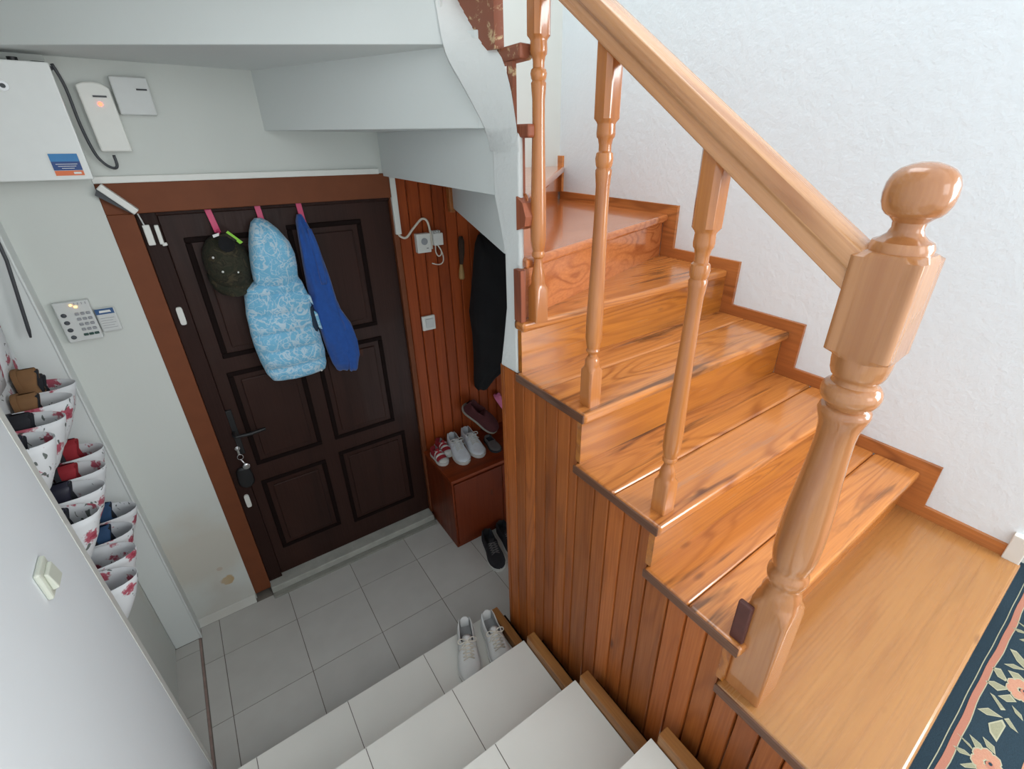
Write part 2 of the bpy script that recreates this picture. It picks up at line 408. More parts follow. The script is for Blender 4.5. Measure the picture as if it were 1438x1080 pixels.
# stepped plaster soffit (underside of the winders)
PV = (.80, 1.29)
soff = MB()
rad = [((.789, 1.20), (1.87, 2.30)), ((.789, 1.236), (1.55, 2.36)), ((.789, 1.245), (1.184, 2.36)), ((.789, 1.285), (.822, 2.36)),
       ((.775, 1.30), (.355, 2.36)), ((.72, 1.36), (-.55, 2.36)), ((.70, 1.33), (-.55, 1.50))]
lv = [1.72, 1.888, 2.052, 2.228, 2.425, 2.59]
for k in range(6):
    (p0, q0), (p1, q1) = rad[k], rad[k + 1]
    if k == 3: p0, p1 = (.789, 1.29), (.765, 1.32)
    if k == 4: p0, p1 = (.765, 1.42), (.705, 1.385)
    if k == 5: p0, p1 = (.705, 1.385), (.69, 1.33)
    poly = [p0, q0, q1, p1] if k < 5 else [p0, q0, (-.55, 2.36), q1, p1]
    if k == 1: poly = [p0, q0, (1.184, 2.36), p1]
    z1 = (lv[k + 1] + (-.05, .012, .03, .03, .03)[k] if k < 5 else lv[k] + .2)
    soff.prism(poly[::-1], 'z', lv[k], z1)
# straight return flight rising back over the tiled steps
for k in range(5):
    y1 = 1.40 - .27 * k
    soff.box(-.455, .72, y1 - .29, y1, 2.59 + .17 * (k + 1), 2.59 + .17 * (k + 1) + .22)
struct(soff.build('ceiling', 'wall_smooth', bevel=.005, seg=2), 'stepped white plaster underside of the winding upper stairs', 'ceiling')
# inner core of the winders
b = MB()
core = [(1.285, 1.498), (1.180, 1.502), (1.180, 1.69), (1.152, 1.705), (1.152, 2.215), (1.19, 2.222), (1.288, 2.222), (1.288, 2.05), (1.262, 1.97), (1.238, 1.886), (1.238, 1.72), (1.262, 1.60)]
b.prism(core, 'x', .786, .803)
lev0 = [(2.17, (.784, 1.288), (.7872, 1.153)), (2.225, (.768, 1.285), (.787, 1.160)), (2.32, (.735, 1.33), (.787, 1.186)), (2.395, (.706, 1.37), (.787, 1.226)), (2.43, (.700, 1.378), (.787, 1.29)), (2.54, (.692, 1.39), (.787, 1.425)), (2.72, (.69, 1.40), (.787, 1.58))]
zz_ = [q[0] for q in lev0]; lev = []
for i in range(29):
    z_ = 2.17 + .55 * i / 28; w_ = lambda k, c: sum(lerp(zz_, [q[k][c] for q in lev0], z_ + d_) for d_ in (-.02, -.01, 0, .01, .02)) / 5
    lev.append((z_, (w_(1, 0), w_(1, 1)), (w_(2, 0), w_(2, 1))))
b2 = b; b = MB()
b.loft([[(l_[0], l_[1], z_), (r_[0], r_[1], z_), (r_[0] + .006, r_[1] + .08, z_), (l_[0] + .05, l_[1] + .10, z_)] for z_, l_, r_ in lev])
co_ = b2.build('wall_core', 'chipped', bevel=.010, seg=3)
cp_ = b.build('plaster_edge', 'chipped', co_, smooth='auto')
struct(co_, 'chipped white plaster edge where the winding steps meet', 'wall')

# ------------------------------------------------------------------ wooden staircase
st = thing('wooden_staircase', 'varnished orange pine staircase with boarded side climbing along the white wall', 'staircase', (1.3, .6, FL))
def tread_poly(k):
    if k == 1: return [(XS, RY[2] + .010), (XS, -.055), (XR - .005, -.055), (XR - .005, RY[2] + .010)]
    return [(XS, RY[k + 1] + .011), (XS, NY[k]), (XSK, NY[k]), (XSK, RY[k + 1] + .011)]
TH = .032
for k in range(1, 5):
    p = tread_poly(k); y0, y1 = p[1][1], p[0][1]; x1 = p[2][0]
    b = MB()
    cuts = {1: [y0, y1], 2: [y0, y0 + .148, y1], 3: [y0, y0 + .165, y1], 4: [y0, y0 + .20, y1]}[k]
    for a, c in zip(cuts[:-1], cuts[1:]):
        b.box(XS + .004, x1, a + (.0007 if a > y0 else 0), c - .0007, TZ[k] - TH, TZ[k])
    o = b.build('tread', 'tread_low' if k == 1 else 'tread', st, bevel=.009, seg=3)
    e = MB(); e.box(XS, XS + .006, y0 + .004, y1, TZ[k] - TH + .002, TZ[k] - .003)
    e.build('tread_edge', 'edge', o, bevel=.002)
# winder treads: 5 straight nose, 6 and 7 rotated
def ptread(poly, k, mat, cut=None):
    b = MB(); b.prism(poly, 'z', TZ[k] - TH, TZ[k]); return b.build('tread', mat, st, bevel=.010, seg=3)
ptread([(XS, 1.118), (XSK, 1.15), (XSK, 1.555), (XS, 1.17)], 5, 'tread')
ptread([(.79, 1.125), (XSK, 1.505), (XSK, 2.36), (.80, 1.20)], 6, 'winder')
ptread([(.80, 1.13), (1.885, 2.30), (1.885, 2.368), (1.17, 2.368), (.81, 1.2)], 7, 'winder')
b = MB(); b.prism([(.788, 1.112), (.830, 1.116), (1.20, 2.34), (.84, 2.34), (.792, 1.2)], 'z', TZ[8] - .032, TZ[8])
b.build('tread', 'redwood', st, bevel=.006)
b = MB(); b.prism([(.782, 1.136), (.826, 1.140), (.84, 1.3), (.83, 2.30), (.62, 2.30), (.800, 1.34), (.788, 1.235)], 'z', TZ[9] - .03, TZ[9] + .004)
b.build('tread', 'peel', st, bevel=.008)
for k in range(2, 6):                    # straight risers
    b = MB(); b.box(XP - .001, XSK, RY[k], RY[k] + .02, TZ[k - 1], TZ[k] - TH); b.build('riser', 'riser', st)
def priser(p, q, z0, z1, mat):
    d = Vector((q[0] - p[0], q[1] - p[1])).normalized() * .018; n = (-d.y, d.x)
    b = MB(); b.prism([p, q, (q[0] + n[0], q[1] + n[1]), (p[0] + n[0], p[1] + n[1])], 'z', z0, z1); return b.build('riser', mat, st)
priser((.79, 1.148), (XSK, 1.533), TZ[5], TZ[6] - TH, 'winder')
priser((.80, 1.16), (XSK, 2.33), TZ[6], TZ[7] - TH, 'winder')
priser((.84, 1.2), (1.20, 2.36), TZ[7], TZ[8] - TH, 'redwood')
b = MB(); b.box(.7885, .800, 1.178, 1.205, TZ[8], TZ[9] - .03); b.build('riser', 'peel', st)
# dark red end board at the pivot and the chipped board higher up
b = MB(); b.box(.770, .788, 1.128, 1.165, TZ[5], TZ[6] - TH); b.build('end_board', 'redwood', st)
b = MB(); b.prism([(1.232, 2.405), (1.285, 2.405), (1.33, 2.455), (1.45, 2.535), (1.62, 2.66), (1.232, 2.66)], 'x', .772, .80); b.build('end_board', 'peel', st)
b = MB(); b.prism([(1.115, 2.01), (1.13, 2.045), (1.16, 2.06), (1.16, 1.97), (1.12, 1.985)], 'x', .78, .82); b.build('end_board', 'redwood', st)
# side panelling: tongue and groove boards under the treads
b = MB(); fixed = [1.294, 1.268] + [q + .010 for q in RY[2:5]] + [-.045]
edges = list(fixed); y = 1.268
while y > -.03:
    y -= .0605
    if all(abs(y - q) > .024 for q in fixed): edges.append(y)
edges.sort(reverse=True)
for a, c in zip(edges[:-1], edges[1:]):
    m = (a + c) / 2
    k = max([q for q in range(1, 6) if m > RY[q] + .009] or [1])
    zt = TZ[k] - TH - .001 if k < 5 else 1.50
    g = .0024
    b.prism([(XP + .014, c), (XP + .014, a), (XP + .008, a - .0008), (XP + .0015, a - .0008 - g), (XP, a - .0022 - g), (XP, c + .0022 + g), (XP + .0015, c + .0008 + g), (XP + .008, c + .0008)][::-1], 'z', 0, zt)
b.box(XP + .0142, XP + .02, -.04, 1.28, 0, .96, 1)
b.build('side_panelling', ['panel', 'door_groove'], st)
# stepped skirting on the right wall
up_ = [(-.006, TZ[1])]
H, HV = .042, .047
out = [(-.006, TZ[1] + H)]; inn = [(-.006, TZ[1] - .005)]
noses = {2: NY[2], 3: NY[3], 4: NY[4], 5: 1.15, 6: 1.505}
for k in range(2, 7):
    ny = noses[k]
    out += [(ny - HV, TZ[k - 1] + H), (ny - HV, TZ[k] + H)]
    inn += [(ny + .026, TZ[k - 1] - .005), (ny + .026, TZ[k] - .005)]
out += [(2.318, TZ[6] + H)]; inn += [(2.318, TZ[6] - .005)]
poly = out + inn[::-1]
b = MB(); b.prism(poly, 'x', XSK, XR + .001)
b.prism([(2.305, TZ[6] + H - .003), (2.345, TZ[6] + H - .003), (2.345, TZ[7] + .055), (2.305, TZ[7] + .055)], 'x', XSK, XR + .001)
b.box(.86, XR, YS - .016, YS + .002, TZ[7] - .005, TZ[7] + .062)
b.build('wall_skirting', 'skirt', st)

# ------------------------------------------------------------------ railing
rl = thing('stair_railing', 'glossy beech stair railing with turned newel post and three turned balusters', 'railing', (.84, .25, 1.002))
def turned(profile, cx, cy, n=40):
    """profile rows: z, half size, squareness 0 round / 1 square, chamfer limit"""
    rings = []
    for (z, r, sq, ch) in profile:
        ring = []
        for i in range(n):
            a = 2 * PI * (i + .5) / n; c_, s_ = math.cos(a), math.sin(a)
            if sq:
                q = r / max(abs(c_), abs(s_)); q = min(q, r * ch / max(1e-6, abs(abs(c_) + abs(s_))) if ch else q)
            else: q = r
            ring.append((cx + q * c_, cy + q * s_, z))
        rings.append(ring)
    return MB().loft(rings)
S = lambda z, r, ch=1.72: (z, r, 1, ch)
Q = lambda z, r: (z, r, 0, 0)
npf = [S(1.002, .044, 1.9), S(1.15, .044, 1.9), S(1.275, .044, 1.9), S(1.300, .0435, 1.72), S(1.314, .042, 1.5), Q(1.326, .0405), Q(1.334, .0405), Q(1.346, .036), Q(1.358, .033), Q(1.366, .034), Q(1.374, .039), Q(1.384, .041), Q(1.394, .040), Q(1.402, .035),
       Q(1.410, .034), Q(1.425, .039), Q(1.45, .0425), Q(1.49, .0435), Q(1.54, .0425), Q(1.59, .0395), Q(1.64, .0355), Q(1.69, .0325), Q(1.73, .0315), Q(1.752, .033), Q(1.765, .036), Q(1.775, .0395), Q(1.784, .0415), Q(1.791, .040), Q(1.7945, .037), Q(1.797, .0335), Q(1.801, .035), Q(1.806, .041), Q(1.813, .045), Q(1.822, .0465), Q(1.831, .0445), Q(1.837, .040), Q(1.840, .035), Q(1.846, .0335), Q(1.851, .035), Q(1.854, .0385), Q(1.862, .0415), Q(1.876, .0435), Q(1.888, .044), S(1.890, .0435, 1.5), S(1.899, .047, 1.9), S(2.048, .047, 1.9), S(2.055, .0435, 1.5),
       Q(2.056, .041), Q(2.063, .041), Q(2.070, .038), Q(2.074, .030), Q(2.080, .023), Q(2.088, .020), Q(2.096, .021), Q(2.101, .026), Q(2.104, .030), Q(2.106, .034), Q(2.112, .0385), Q(2.122, .0425), Q(2.134, .0440), Q(2.147, .0428), Q(2.158, .0385), Q(2.166, .031), Q(2.171, .0205), Q(2.174, .010), Q(2.1745, .002)]
nw = turned(npf, .842, .25, 112).build('newel_post', 'newel', rl, smooth='auto')
b = MB(); b.box(.784, .798, .274, .308, 1.168, 1.288); b.build('notch_block', 'maroon_wood', nw, bevel=.004)
def baluster(cx, cy, z0, ztop, zs):
    # zs: top of lower block, neck, bead, shaft end low, shaft end high, bead, neck, bottom of upper block
    h = .0225
    a0, a1, a2, a3, b0, b1, b2, b3 = zs
    pr = [S(z0, h, 1.85), S(a0 - .008, h, 1.85), S(a0, .020, 1.6), Q(a0 + .008, .020), Q(a0 + .022, .0205), Q((a0 + a1) / 2 + .012, .016), Q(a1 - .004, .0125), Q(a1 + .004, .0125), Q(a1 + .010, .018), Q(a2 - .004, .019), Q(a2 + .002, .0165),
          Q(a2 + .010, .0185), Q(a3 + .02, .0225), Q(a3 + .07, .0228), Q((a3 * .55 + b0 * .45), .0195), Q(b0 - .09, .0165), Q(b0 - .035, .0165), Q(b0 - .01, .019), Q(b0, .0195), Q(b0 + .005, .0165),
          Q(b0 + .010, .019), Q((b0 + b1) / 2 + .004, .021), Q(b1 - .004, .019), Q(b1, .0145), Q(b1 + .012, .0145), Q((b1 + b2) / 2 + .01, .017), Q(b2, .0205), Q(b3 - .022, .0215), Q(b3 - .004, .0205), S(b3, .0205, 1.5), S(b3 + .007, .0245, 1.6), S(ztop, .0245, 1.6)]
    return turned(pr, cx, cy, 40).build('baluster', 'rail_z', rl, smooth='auto')
rz = lambda y: 2.003 + (y - .31) * .662            # underside of the rail
baluster(.836, .577, TZ[3], rz(.577) + .02, (1.432, 1.478, 1.498, 1.508, 1.942, 1.980, 2.010, 2.040))
baluster(.832, .872, TZ[4], rz(.872) + .02, (1.634, 1.672, 1.690, 1.702, 2.137, 2.177, 2.205, 2.234))
baluster(.826, 1.118, TZ[5], rz(1.118) + .02, (1.813, 1.888, 1.912, 1.925, 2.325, 2.357, 2.385, 2.415))
prof = [(-.036, 0), (.036, 0), (.036, .012), (.034, .016), (.034, .030), (.037, .034), (.037, .052), (.030, .064), (.014, .071), (-.014, .071), (-.030, .066), (-.037, .052), (-.037, .034), (-.034, .030), (-.034, .016), (-.036, .012)]
sl = math.atan(.662); rings = []
for yy in (-.012, .3, .7, 1.0, 1.36):
    rings.append([(px, yy, pz * math.cos(sl)) for px, pz in prof])
hr = MB().loft(rings).build('handrail', 'rail_y', None, bevel=.003, smooth='auto')
hr.location = (.836, .305, rz(.305)); hr.rotation_euler = (sl, 0, 0)
hr.parent = rl; hr.matrix_parent_inverse = Matrix.Translation(-rl.location)

# ------------------------------------------------------------------ tiled steps
ts = thing('tiled_steps', 'pale tiled steps going down beside the boarded staircase', 'steps', (.15, .7, 0))
MY = [0, 1.364, 1.060, .735, .405, .062]; SZ = [0, .154, .319, .483, .651, FL]
for k in range(1, 6):
    b = MB(); yb = MY[k + 1] + .01 if k < 5 else -.35
    b.box(-.455, .715, yb - .02, MY[k] - .012, SZ[k - 1] - .02, SZ[k] - .012, 0)
    b.box(-.455, .713, yb, MY[k] - .001, SZ[k] - .012, SZ[k] - .0012, 0)
    for x0, x1 in ((-.455, -.29), (-.29, .043), (.043, .375), (.375, .713)):
        b.box(x0 + .0014, x1 - .0014, yb, MY[k], SZ[k] - .011, SZ[k], 1)
        b.box(x0 + .0014, x1 - .0014, MY[k] - .012, MY[k] - .006, SZ[k - 1] + .002, SZ[k] - .012, 1)
    b.build('step', ['grout', 'tile_step'], ts)
    if k < 5:
        s_ = MB(); s_.box(.7145, .752, MY[k + 1] - .012, MY[k] - .018, SZ[k] - .012, SZ[k] + .046)
        s_.build('wood_strip', 'strip', ts, bevel=.003)
    f_ = MB(); f_.box(.713, .788, yb, MY[k] - .03, SZ[k - 1] - .02, SZ[k] - .03); f_.build('infill', 'door_groove', ts)

# ------------------------------------------------------------------ rug on the landing
rug = MB(); RX0, RX1, RYt, RYb = .90, 2.15, -.052, -1.6
z = FL + .010
rug.box(RX0, RX1, RYb, RYt, FL, z, 0)
def flat(poly, dz, mi):
    n = len(poly); rug.add([(x, y, z + dz) for x, y in poly], [tuple(range(n))], mi)

def wav(x): return .0012 * math.sin(x * 41) + .0018 * math.sin(x * 13 + 1)
xs_ = [RX0 + i * (RX1 - RX0) / 40 for i in range(41)]
for i in range(40):
    a, c = xs_[i], xs_[i + 1]
    flat([(a, -.0895 + wav(a) * .4), (c, -.0895 + wav(c) * .4), (c, -.0917 + wav(c) * .4), (a, -.0917 + wav(a) * .4)], .0008, 3)
    flat([(a, -.0995 + wav(a) * .7), (c, -.0995 + wav(c) * .7), (c, -.1145 + wav(c)), (a, -.1145 + wav(a))], .0008, 1)
    flat([(a, -.1145 + wav(a)), (c, -.1145 + wav(c)), (c, -.1165 + wav(c)), (a, -.1165 + wav(a))], .0010, 3)
leaves = [[(1.568, -.103), (1.582, -.12), (1.555, -.14), (1.546, -.138), (1.545, -.121)], [(1.502, -.103), (1.521, -.119), (1.528, -.152), (1.494, -.132)], [(1.683, -.119), (1.689, -.133), (1.664, -.163), (1.635, -.165), (1.65, -.141)], [(1.608, -.121), (1.63, -.138), (1.635, -.165), (1.612, -.142)], [(1.471, -.121), (1.471, -.131), (1.447, -.16), (1.437, -.152)], [(1.39, -.113), (1.417, -.13), (1.417, -.161), (1.391, -.133)], [(1.369, -.141), (1.41, -.161), (1.397, -.171), (1.329, -.167), (1.344, -.15)], [(1.416, -.163), (1.428, -.17), (1.401, -.195), (1.402, -.179)], [(1.477, -.166), (1.466, -.188), (1.449, -.195), (1.458, -.177)], [(1.478, -.136), (1.511, -.156), (1.498, -.172), (1.477, -.156)], [(1.593, -.133), (1.605, -.154), (1.593, -.173), (1.566, -.158)], [(1.274, -.099), (1.269, -.127), (1.256, -.143), (1.263, -.122)], [(1.231, -.103), (1.242, -.124), (1.239, -.141), (1.224, -.119)], [(1.195, -.127), (1.224, -.145), (1.22, -.158), (1.196, -.137)], [(1.296, -.12), (1.292, -.144), (1.276, -.16), (1.269, -.14)], [(1.317, -.142), (1.312, -.167), (1.291, -.174), (1.296, -.155)]]
SH = -.006
def grow(l, f):
    cx_, cy_ = sum(p[0] for p in l) / len(l), sum(p[1] for p in l) / len(l)
    return [(cx_ + (x - cx_) * f, cy_ + (y - cy_) * f + SH) for x, y in l]
for l in leaves:
    flat(grow(l, 1.0), .0010, 3); flat(grow(l, .78), .0013, 2)
for cx, cy in ((1.251, -.166), (1.548, -.170)):
    for q in range(7):
        a = q * 2 * PI / 7 + .3; pt = [(cx + .024 * math.cos(a) + .017 * math.cos(a + u), cy + .018 * math.sin(a) + .013 * math.sin(a + u)) for u in [i * PI / 4 for i in range(8)]]
        flat(grow(pt, 1.12), .0014 + q * .00002, 3); flat(grow(pt, .92), .00165 + q * .00002, 4)
for cx, cy in ((1.251, -.172), (1.548, -.178)):
    flat([(cx + .011 * math.cos(i * PI / 4), cy + SH + .009 * math.sin(i * PI / 4)) for i in range(8)], .0020, 1)
    flat([(cx + .005 * math.cos(i * PI / 4) + .003, cy + SH + .004 * math.sin(i * PI / 4)) for i in range(8)], .0024, 0)
flat([(RX0 + .3, -.226), (RX1, -.226), (RX1, -.9), (RX0 + .3, -.9)], .0008, 4)
for i in range(5):
    for l in leaves: flat([(x + .55 * (i - 2) if i != 2 else x + 5, y + SH) for x, y in l], .0012, 2) if i in (3,) else None
tag(rug.build('floor_rug', ['rug', 'rug_pink', 'rug_sage', 'rug_line', 'rug_peach']), 'navy floral rug with pink border beside the lowest wooden step', 'rug')

# ------------------------------------------------------------------ entrance door
dr = MB()
DX0, DX1, DZ1 = -.045, .842, 1.945
dr.box(DX0, DX1, 2.338, 2.372, .05, DZ1)
door = dr.build('door_1', 'door', bevel=.003); struct(door, 'dark brown panelled entrance door with coats and a cap hanging on it', 'door')
def framed(x0, x1, z0, z1):
    g = MB()                                             # raised moulding with a dark groove around a field
    for (a, c, d, e) in ((x0, x1, z0, z0 + .022), (x0, x1, z1 - .022, z1), (x0, x0 + .022, z0 + .022, z1 - .022), (x1 - .022, x1, z0 + .022, z1 - .022)):
        g.box(a, c, 2.332, 2.340, d, e, 1)
    g.box(x0 + .045, x1 - .045, 2.330, 2.340, z0 + .045, z1 - .045, 0)
    return g.build('door_panel', ['door', 'door_groove'], door, bevel=.006)
for (x0, x1, z0, z1) in ((.012, .315, 1.342, 1.858), (.38, .70, 1.352, 1.872), (.006, .315, .77, 1.275), (.38, .71, .77, 1.29), (.0, .31, .215, .675), (.38, .755, .185, .69)):
    framed(x0, x1, z0, z1)
g = MB(); g.box(-.185, -.108, 2.292, 2.40, .03, 1.9598); g.box(-.185, .845, 2.292, 2.40, 1.960, 2.0635); g.box(.842, .868, 2.315, 2.40, .03, 2.0)
g.build('door_frame', 'frame', door, bevel=.003)
g = MB(); g.box(-.108, -.045, 2.318, 2.38, .04, 1.960); g.box(-.108, .842, 2.322, 2.38, 1.945, 1.960); g.build('door_jamb', 'door_inner', door, bevel=.003)
h = MB(); h.box(-.062, -.022, 2.326, 2.34, .86, 1.10); h.tube([(-.042, 2.33, .985), (-.042, 2.285, .985), (-.035, 2.275, .985), (.02, 2.274, .982), (.085, 2.278, .985)], .0085)
hd = h.build('door_handle', 'black', door, smooth='auto', bevel=.002)
k = MB(); k.tube([(-.047, 2.326, .905), (-.047, 2.312, .905)], .011, 14); k.build('lock_cylinder', 'chrome', hd, smooth='auto')

# keys hanging from the lock
ky = thing('key_bunch', 'dark key pouch with chrome keys hanging from the door lock', 'keys', (-.047, 2.305, .85))
k = MB(); k.box(-.053, -.043, 2.302, 2.312, .875, .912); k.build('key', 'chrome', ky, bevel=.002)
k = MB(); k.tube([(-.047 + .012 * math.cos(a), 2.303, .862 + .014 * math.sin(a)) for a in [i * PI / 6 for i in range(13)]], .002); k.build('key_ring', 'chrome', ky, smooth=True)
k = MB(); k.tube([(-.048, 2.302, .848), (-.038, 2.302, .82), (-.03, 2.302, .80)], [.004, .005, .003]); k.ball((-.036, 2.30, .805), .017, .006, .017); k.build('key_fob', 'chrome', ky, smooth=True)
k = MB(); k.loft([[(-.055 + w * math.cos(a), 2.312 + .011 * math.sin(a), zz) for a in [i * PI / 8 for i in range(16)]] for zz, w in ((.80, .016), (.785, .03), (.75, .034), (.71, .034), (.695, .028), (.685, .012))])
k.build('key_pouch', 'black', ky, smooth=True)

# door sensors
def rounded_bar(name, label, cat, x, zc, w, h_, tilt=0, y=2.318, mat='plastic', grp=None):
    b = MB(); pts = []
    for i in range(16):
        a = 2 * PI * i / 16; pts.append((w / 2 * math.copysign(abs(math.cos(a)) ** .5, math.cos(a)), h_ / 2 * math.copysign(abs(math.sin(a)) ** .35, math.sin(a))))
    c, s_ = math.cos(tilt), math.sin(tilt)
    pts = [(x + p * c - q * s_, zc + p * s_ + q * c) for p, q in pts]
    b.prism(pts, 'y', y - .012, y)
    return tag(b.build(name, mat, bevel=.002), label, cat, grp)
rounded_bar('door_stop', 'white oval stop on the left door jamb at keypad height', 'door stop', -.078, 1.565, .022, .075)
rounded_bar('door_stop', 'white oval stop on the left door jamb below the key pouch', 'door stop', -.078, .605, .022, .075)
sn = thing('door_sensor', 'white two-piece magnetic alarm contact at the top left of the dark door', 'alarm sensor', (-.07, 2.31, 1.89))
b = MB(); b.box(-.098, -.076, 2.303, 2.318, 1.845, 1.918); b.build('sensor_body', 'plastic', sn, bevel=.003)
b = MB(); b.box(-.064, -.050, 2.305, 2.320, 1.845, 1.915); b.box(-.058, -.042, 2.308, 2.322, 1.838, 1.850); b.build('sensor_magnet', 'plastic', sn, bevel=.003)
b = MB()
p0, p1 = Vector((-.172, 2.285, 2.056)), Vector((-.096, 2.285, 1.968)); d = (p1 - p0).normalized(); n_ = Vector((d.z, 0, -d.x)) * .011
b.prism([(p0.x + n_.x, p0.z + n_.z), (p1.x + n_.x, p1.z + n_.z), (p1.x - n_.x, p1.z - n_.z), (p0.x - n_.x, p0.z - n_.z)], 'y', 2.250, 2.292)
db = tag(b.build('sensor_bar', 'plastic', bevel=.003), 'slanted white bar across the top left corner of the door frame', 'bar')
b = MB(); m_ = n_ * 2.2
b.prism([(p0.x + n_.x * .9, p0.z + n_.z * .9), (p1.x + n_.x * .9, p1.z + n_.z * .9), (p1.x + n_.x * 1.2, p1.z + n_.z * 1.2), (p0.x + m_.x, p0.z + m_.z - .012)], 'y', 2.262, 2.292); b.build('dark_underside', 'darkgrey', db)
b = MB(); b.tube([(-.098, 2.300, 1.965), (-.094, 2.303, 1.94), (-.090, 2.306, 1.915)], .0025, 6); b.build('wire', 'plastic_grey', db)

# ------------------------------------------------------------------ hooks and hanging clothes
def hook(x, zt, zb, label, tilt=.0):
    b = MB()
    b.prism([(x - .011, zt), (x + .011, zt), (x + .011 + tilt, zb), (x - .011 + tilt, zb)], 'y', 2.320, 2.326)
    b.tube([(x + tilt, 2.323, zb + .012), (x + tilt, 2.316, zb - .006), (x + tilt, 2.300, zb - .012), (x + tilt, 2.285, zb - .002), (x + tilt, 2.283, zb + .012)], .0045)
    b.box(x - .011, x + .011, 2.320, 2.345, zt - .003, zt + .001)
    return tag(b.build('door_hook', 'pink', bevel=.0015), label, 'hook', 'pink over-door hooks')
hook(.118, 1.955, 1.868, 'pink over-door hook holding the dark camouflage cap', .012)
hook(.290, 1.957, 1.88, 'pink over-door hook holding the pale blue hooded vest', .005)
hook(.446, 1.960, 1.88, 'pink over-door hook holding the plain blue jacket', .005)

def sheet_loft(rows, n=28, wr=0., seed=0, back=2.325, pw=.75):
    """rows: z, x0, x1, depth -> rounded front, flat back cross sections"""
    rnd = random.Random(seed); rings = []
    ph = [rnd.uniform(0, 6) for _ in range(4)]
    for (z_, x0, x1, d) in rows:
        xc, hw = (x0 + x1) / 2, (x1 - x0) / 2; ring = []
        for i in range(n):
            a = 2 * PI * i / n; cx_, sy = math.cos(a), math.sin(a)
            fx = math.copysign(abs(cx_) ** pw, cx_); fy = math.copysign(abs(sy) ** pw, sy)
            w = wr * (math.sin(fx * 5 + z_ * 21 + ph[0]) + .7 * math.sin(fx * 9 - z_ * 15 + ph[1]) + .5 * math.sin(z_ * 48 + fx * 3 + ph[2]))
            yy = (back - d / 2) + fy * (d / 2) - (w if fy < .2 else 0)
            ring.append((xc + fx * hw, min(yy, back), z_))
        rings.append(ring)
    return rings
def smooth_rows(rows, m=4):
    out_ = []
    for (a, c) in zip(rows[:-1], rows[1:]):
        for q in range(m):
            f = q / m; f = f
            out_.append(tuple(a[i] * (1 - f) + c[i] * f for i in range(4)))
    return out_ + [rows[-1]]

# vest
vt = thing('hooded_vest', 'pale blue padded sleeveless vest with white print hanging by its hood', 'vest', (.27, 2.29, 1.2))
body = [(1.668, .200, .372, .06), (1.645, .160, .382, .085), (1.60, .150, .392, .09), (1.54, .140, .398, .10), (1.46, .135, .400, .105), (1.40, .135, .408, .105), (1.32, .142, .412, .105), (1.26, .152, .408, .10), (1.225, .168, .398, .09), (1.205, .20, .385, .06)]
rows = []
for r in smooth_rows(body, 10):
    rows.append((r[0], r[1], r[2], r[3] + .020 * abs(math.sin((r[0] - 1.2) * PI / .082)) ** .6))
b = MB(); b.loft(sheet_loft(rows, 36, .003, 3)); b.build('vest_body', 'vest', vt, smooth=True)
hoodr = [(1.912, .268, .292, .03), (1.90, .250, .312, .06), (1.87, .234, .338, .10), (1.82, .218, .366, .125), (1.77, .208, .376, .135), (1.72, .202, .374, .13), (1.68, .200, .370, .118), (1.65, .205, .372, .10), (1.63, .22, .36, .07)]
b = MB(); b.loft(sheet_loft(smooth_rows(hoodr, 4), 32, .003, 5)); hb = b.build('hood', 'vest', vt, smooth=True)
b = MB(); c_ = Vector((.392, 2.246, 1.475))
b.loft([[(c_.x + r * .013 * math.cos(a), c_.y - .012 + .02 * (math.cos(a) * .4) + e, c_.z + r * .06 * math.sin(a)) for a in [i * PI / 10 for i in range(20)]] for r, e in ((1, .02), (1, -.004), (.6, -.006))])
b.build('armhole', 'vest_in', vt, smooth=True)
b = MB(); b.prism([(.372, 1.60), (.398, 1.585), (.402, 1.54), (.39, 1.56)], 'y', 2.225, 2.26); b.prism([(.395, 1.52), (.412, 1.50), (.418, 1.42), (.404, 1.43)], 'y', 2.232, 2.27); b.build('arm_flap', 'vest', vt, bevel=.008, seg=3)
b = MB()
for q in range(3): MB().ball((.372, 2.222, 1.30 - q * .035), .005, .003, .005, 8, 6).build('snap_button', 'paper', vt, smooth=True)

# jacket
jk = thing('blue_jacket', 'plain deep blue jacket hanging narrow on the rightmost pink hook', 'jacket', (.47, 2.3, 1.2))
jr = [(1.915, .428, .446, .03), (1.89, .418, .455, .05), (1.83, .412, .474, .07), (1.76, .408, .486, .075), (1.70, .405, .495, .075), (1.61, .402, .506, .075), (1.54, .402, .512, .08), (1.43, .412, .538, .085), (1.35, .42, .548, .085), (1.28, .428, .550, .08), (1.22, .44, .546, .07), (1.18, .455, .53, .05), (1.168, .465, .52, .03)]
b = MB(); b.loft(sheet_loft(smooth_rows(jr, 5), 34, .006, 8)); jb = b.build('jacket_body', 'fabric_blue', jk, smooth=True)
b = MB(); b.loft(sheet_loft(smooth_rows([(1.50, .486, .518, .03), (1.42, .490, .552, .05), (1.33, .498, .566, .055), (1.25, .502, .566, .05), (1.18, .505, .548, .035), (1.165, .51, .54, .02)], 5), 24, .004, 2, back=2.29)); b.build('sleeve', 'fabric_blue', jk, smooth=True)
b = MB(); b.loft(sheet_loft(smooth_rows([(1.86, .448, .462, .02), (1.80, .446, .474, .03), (1.70, .452, .482, .032), (1.62, .456, .48, .02)], 4), 20, .002, 4, back=2.268)); b.build('hood_fold', 'fabric_blue', jk, smooth=True)

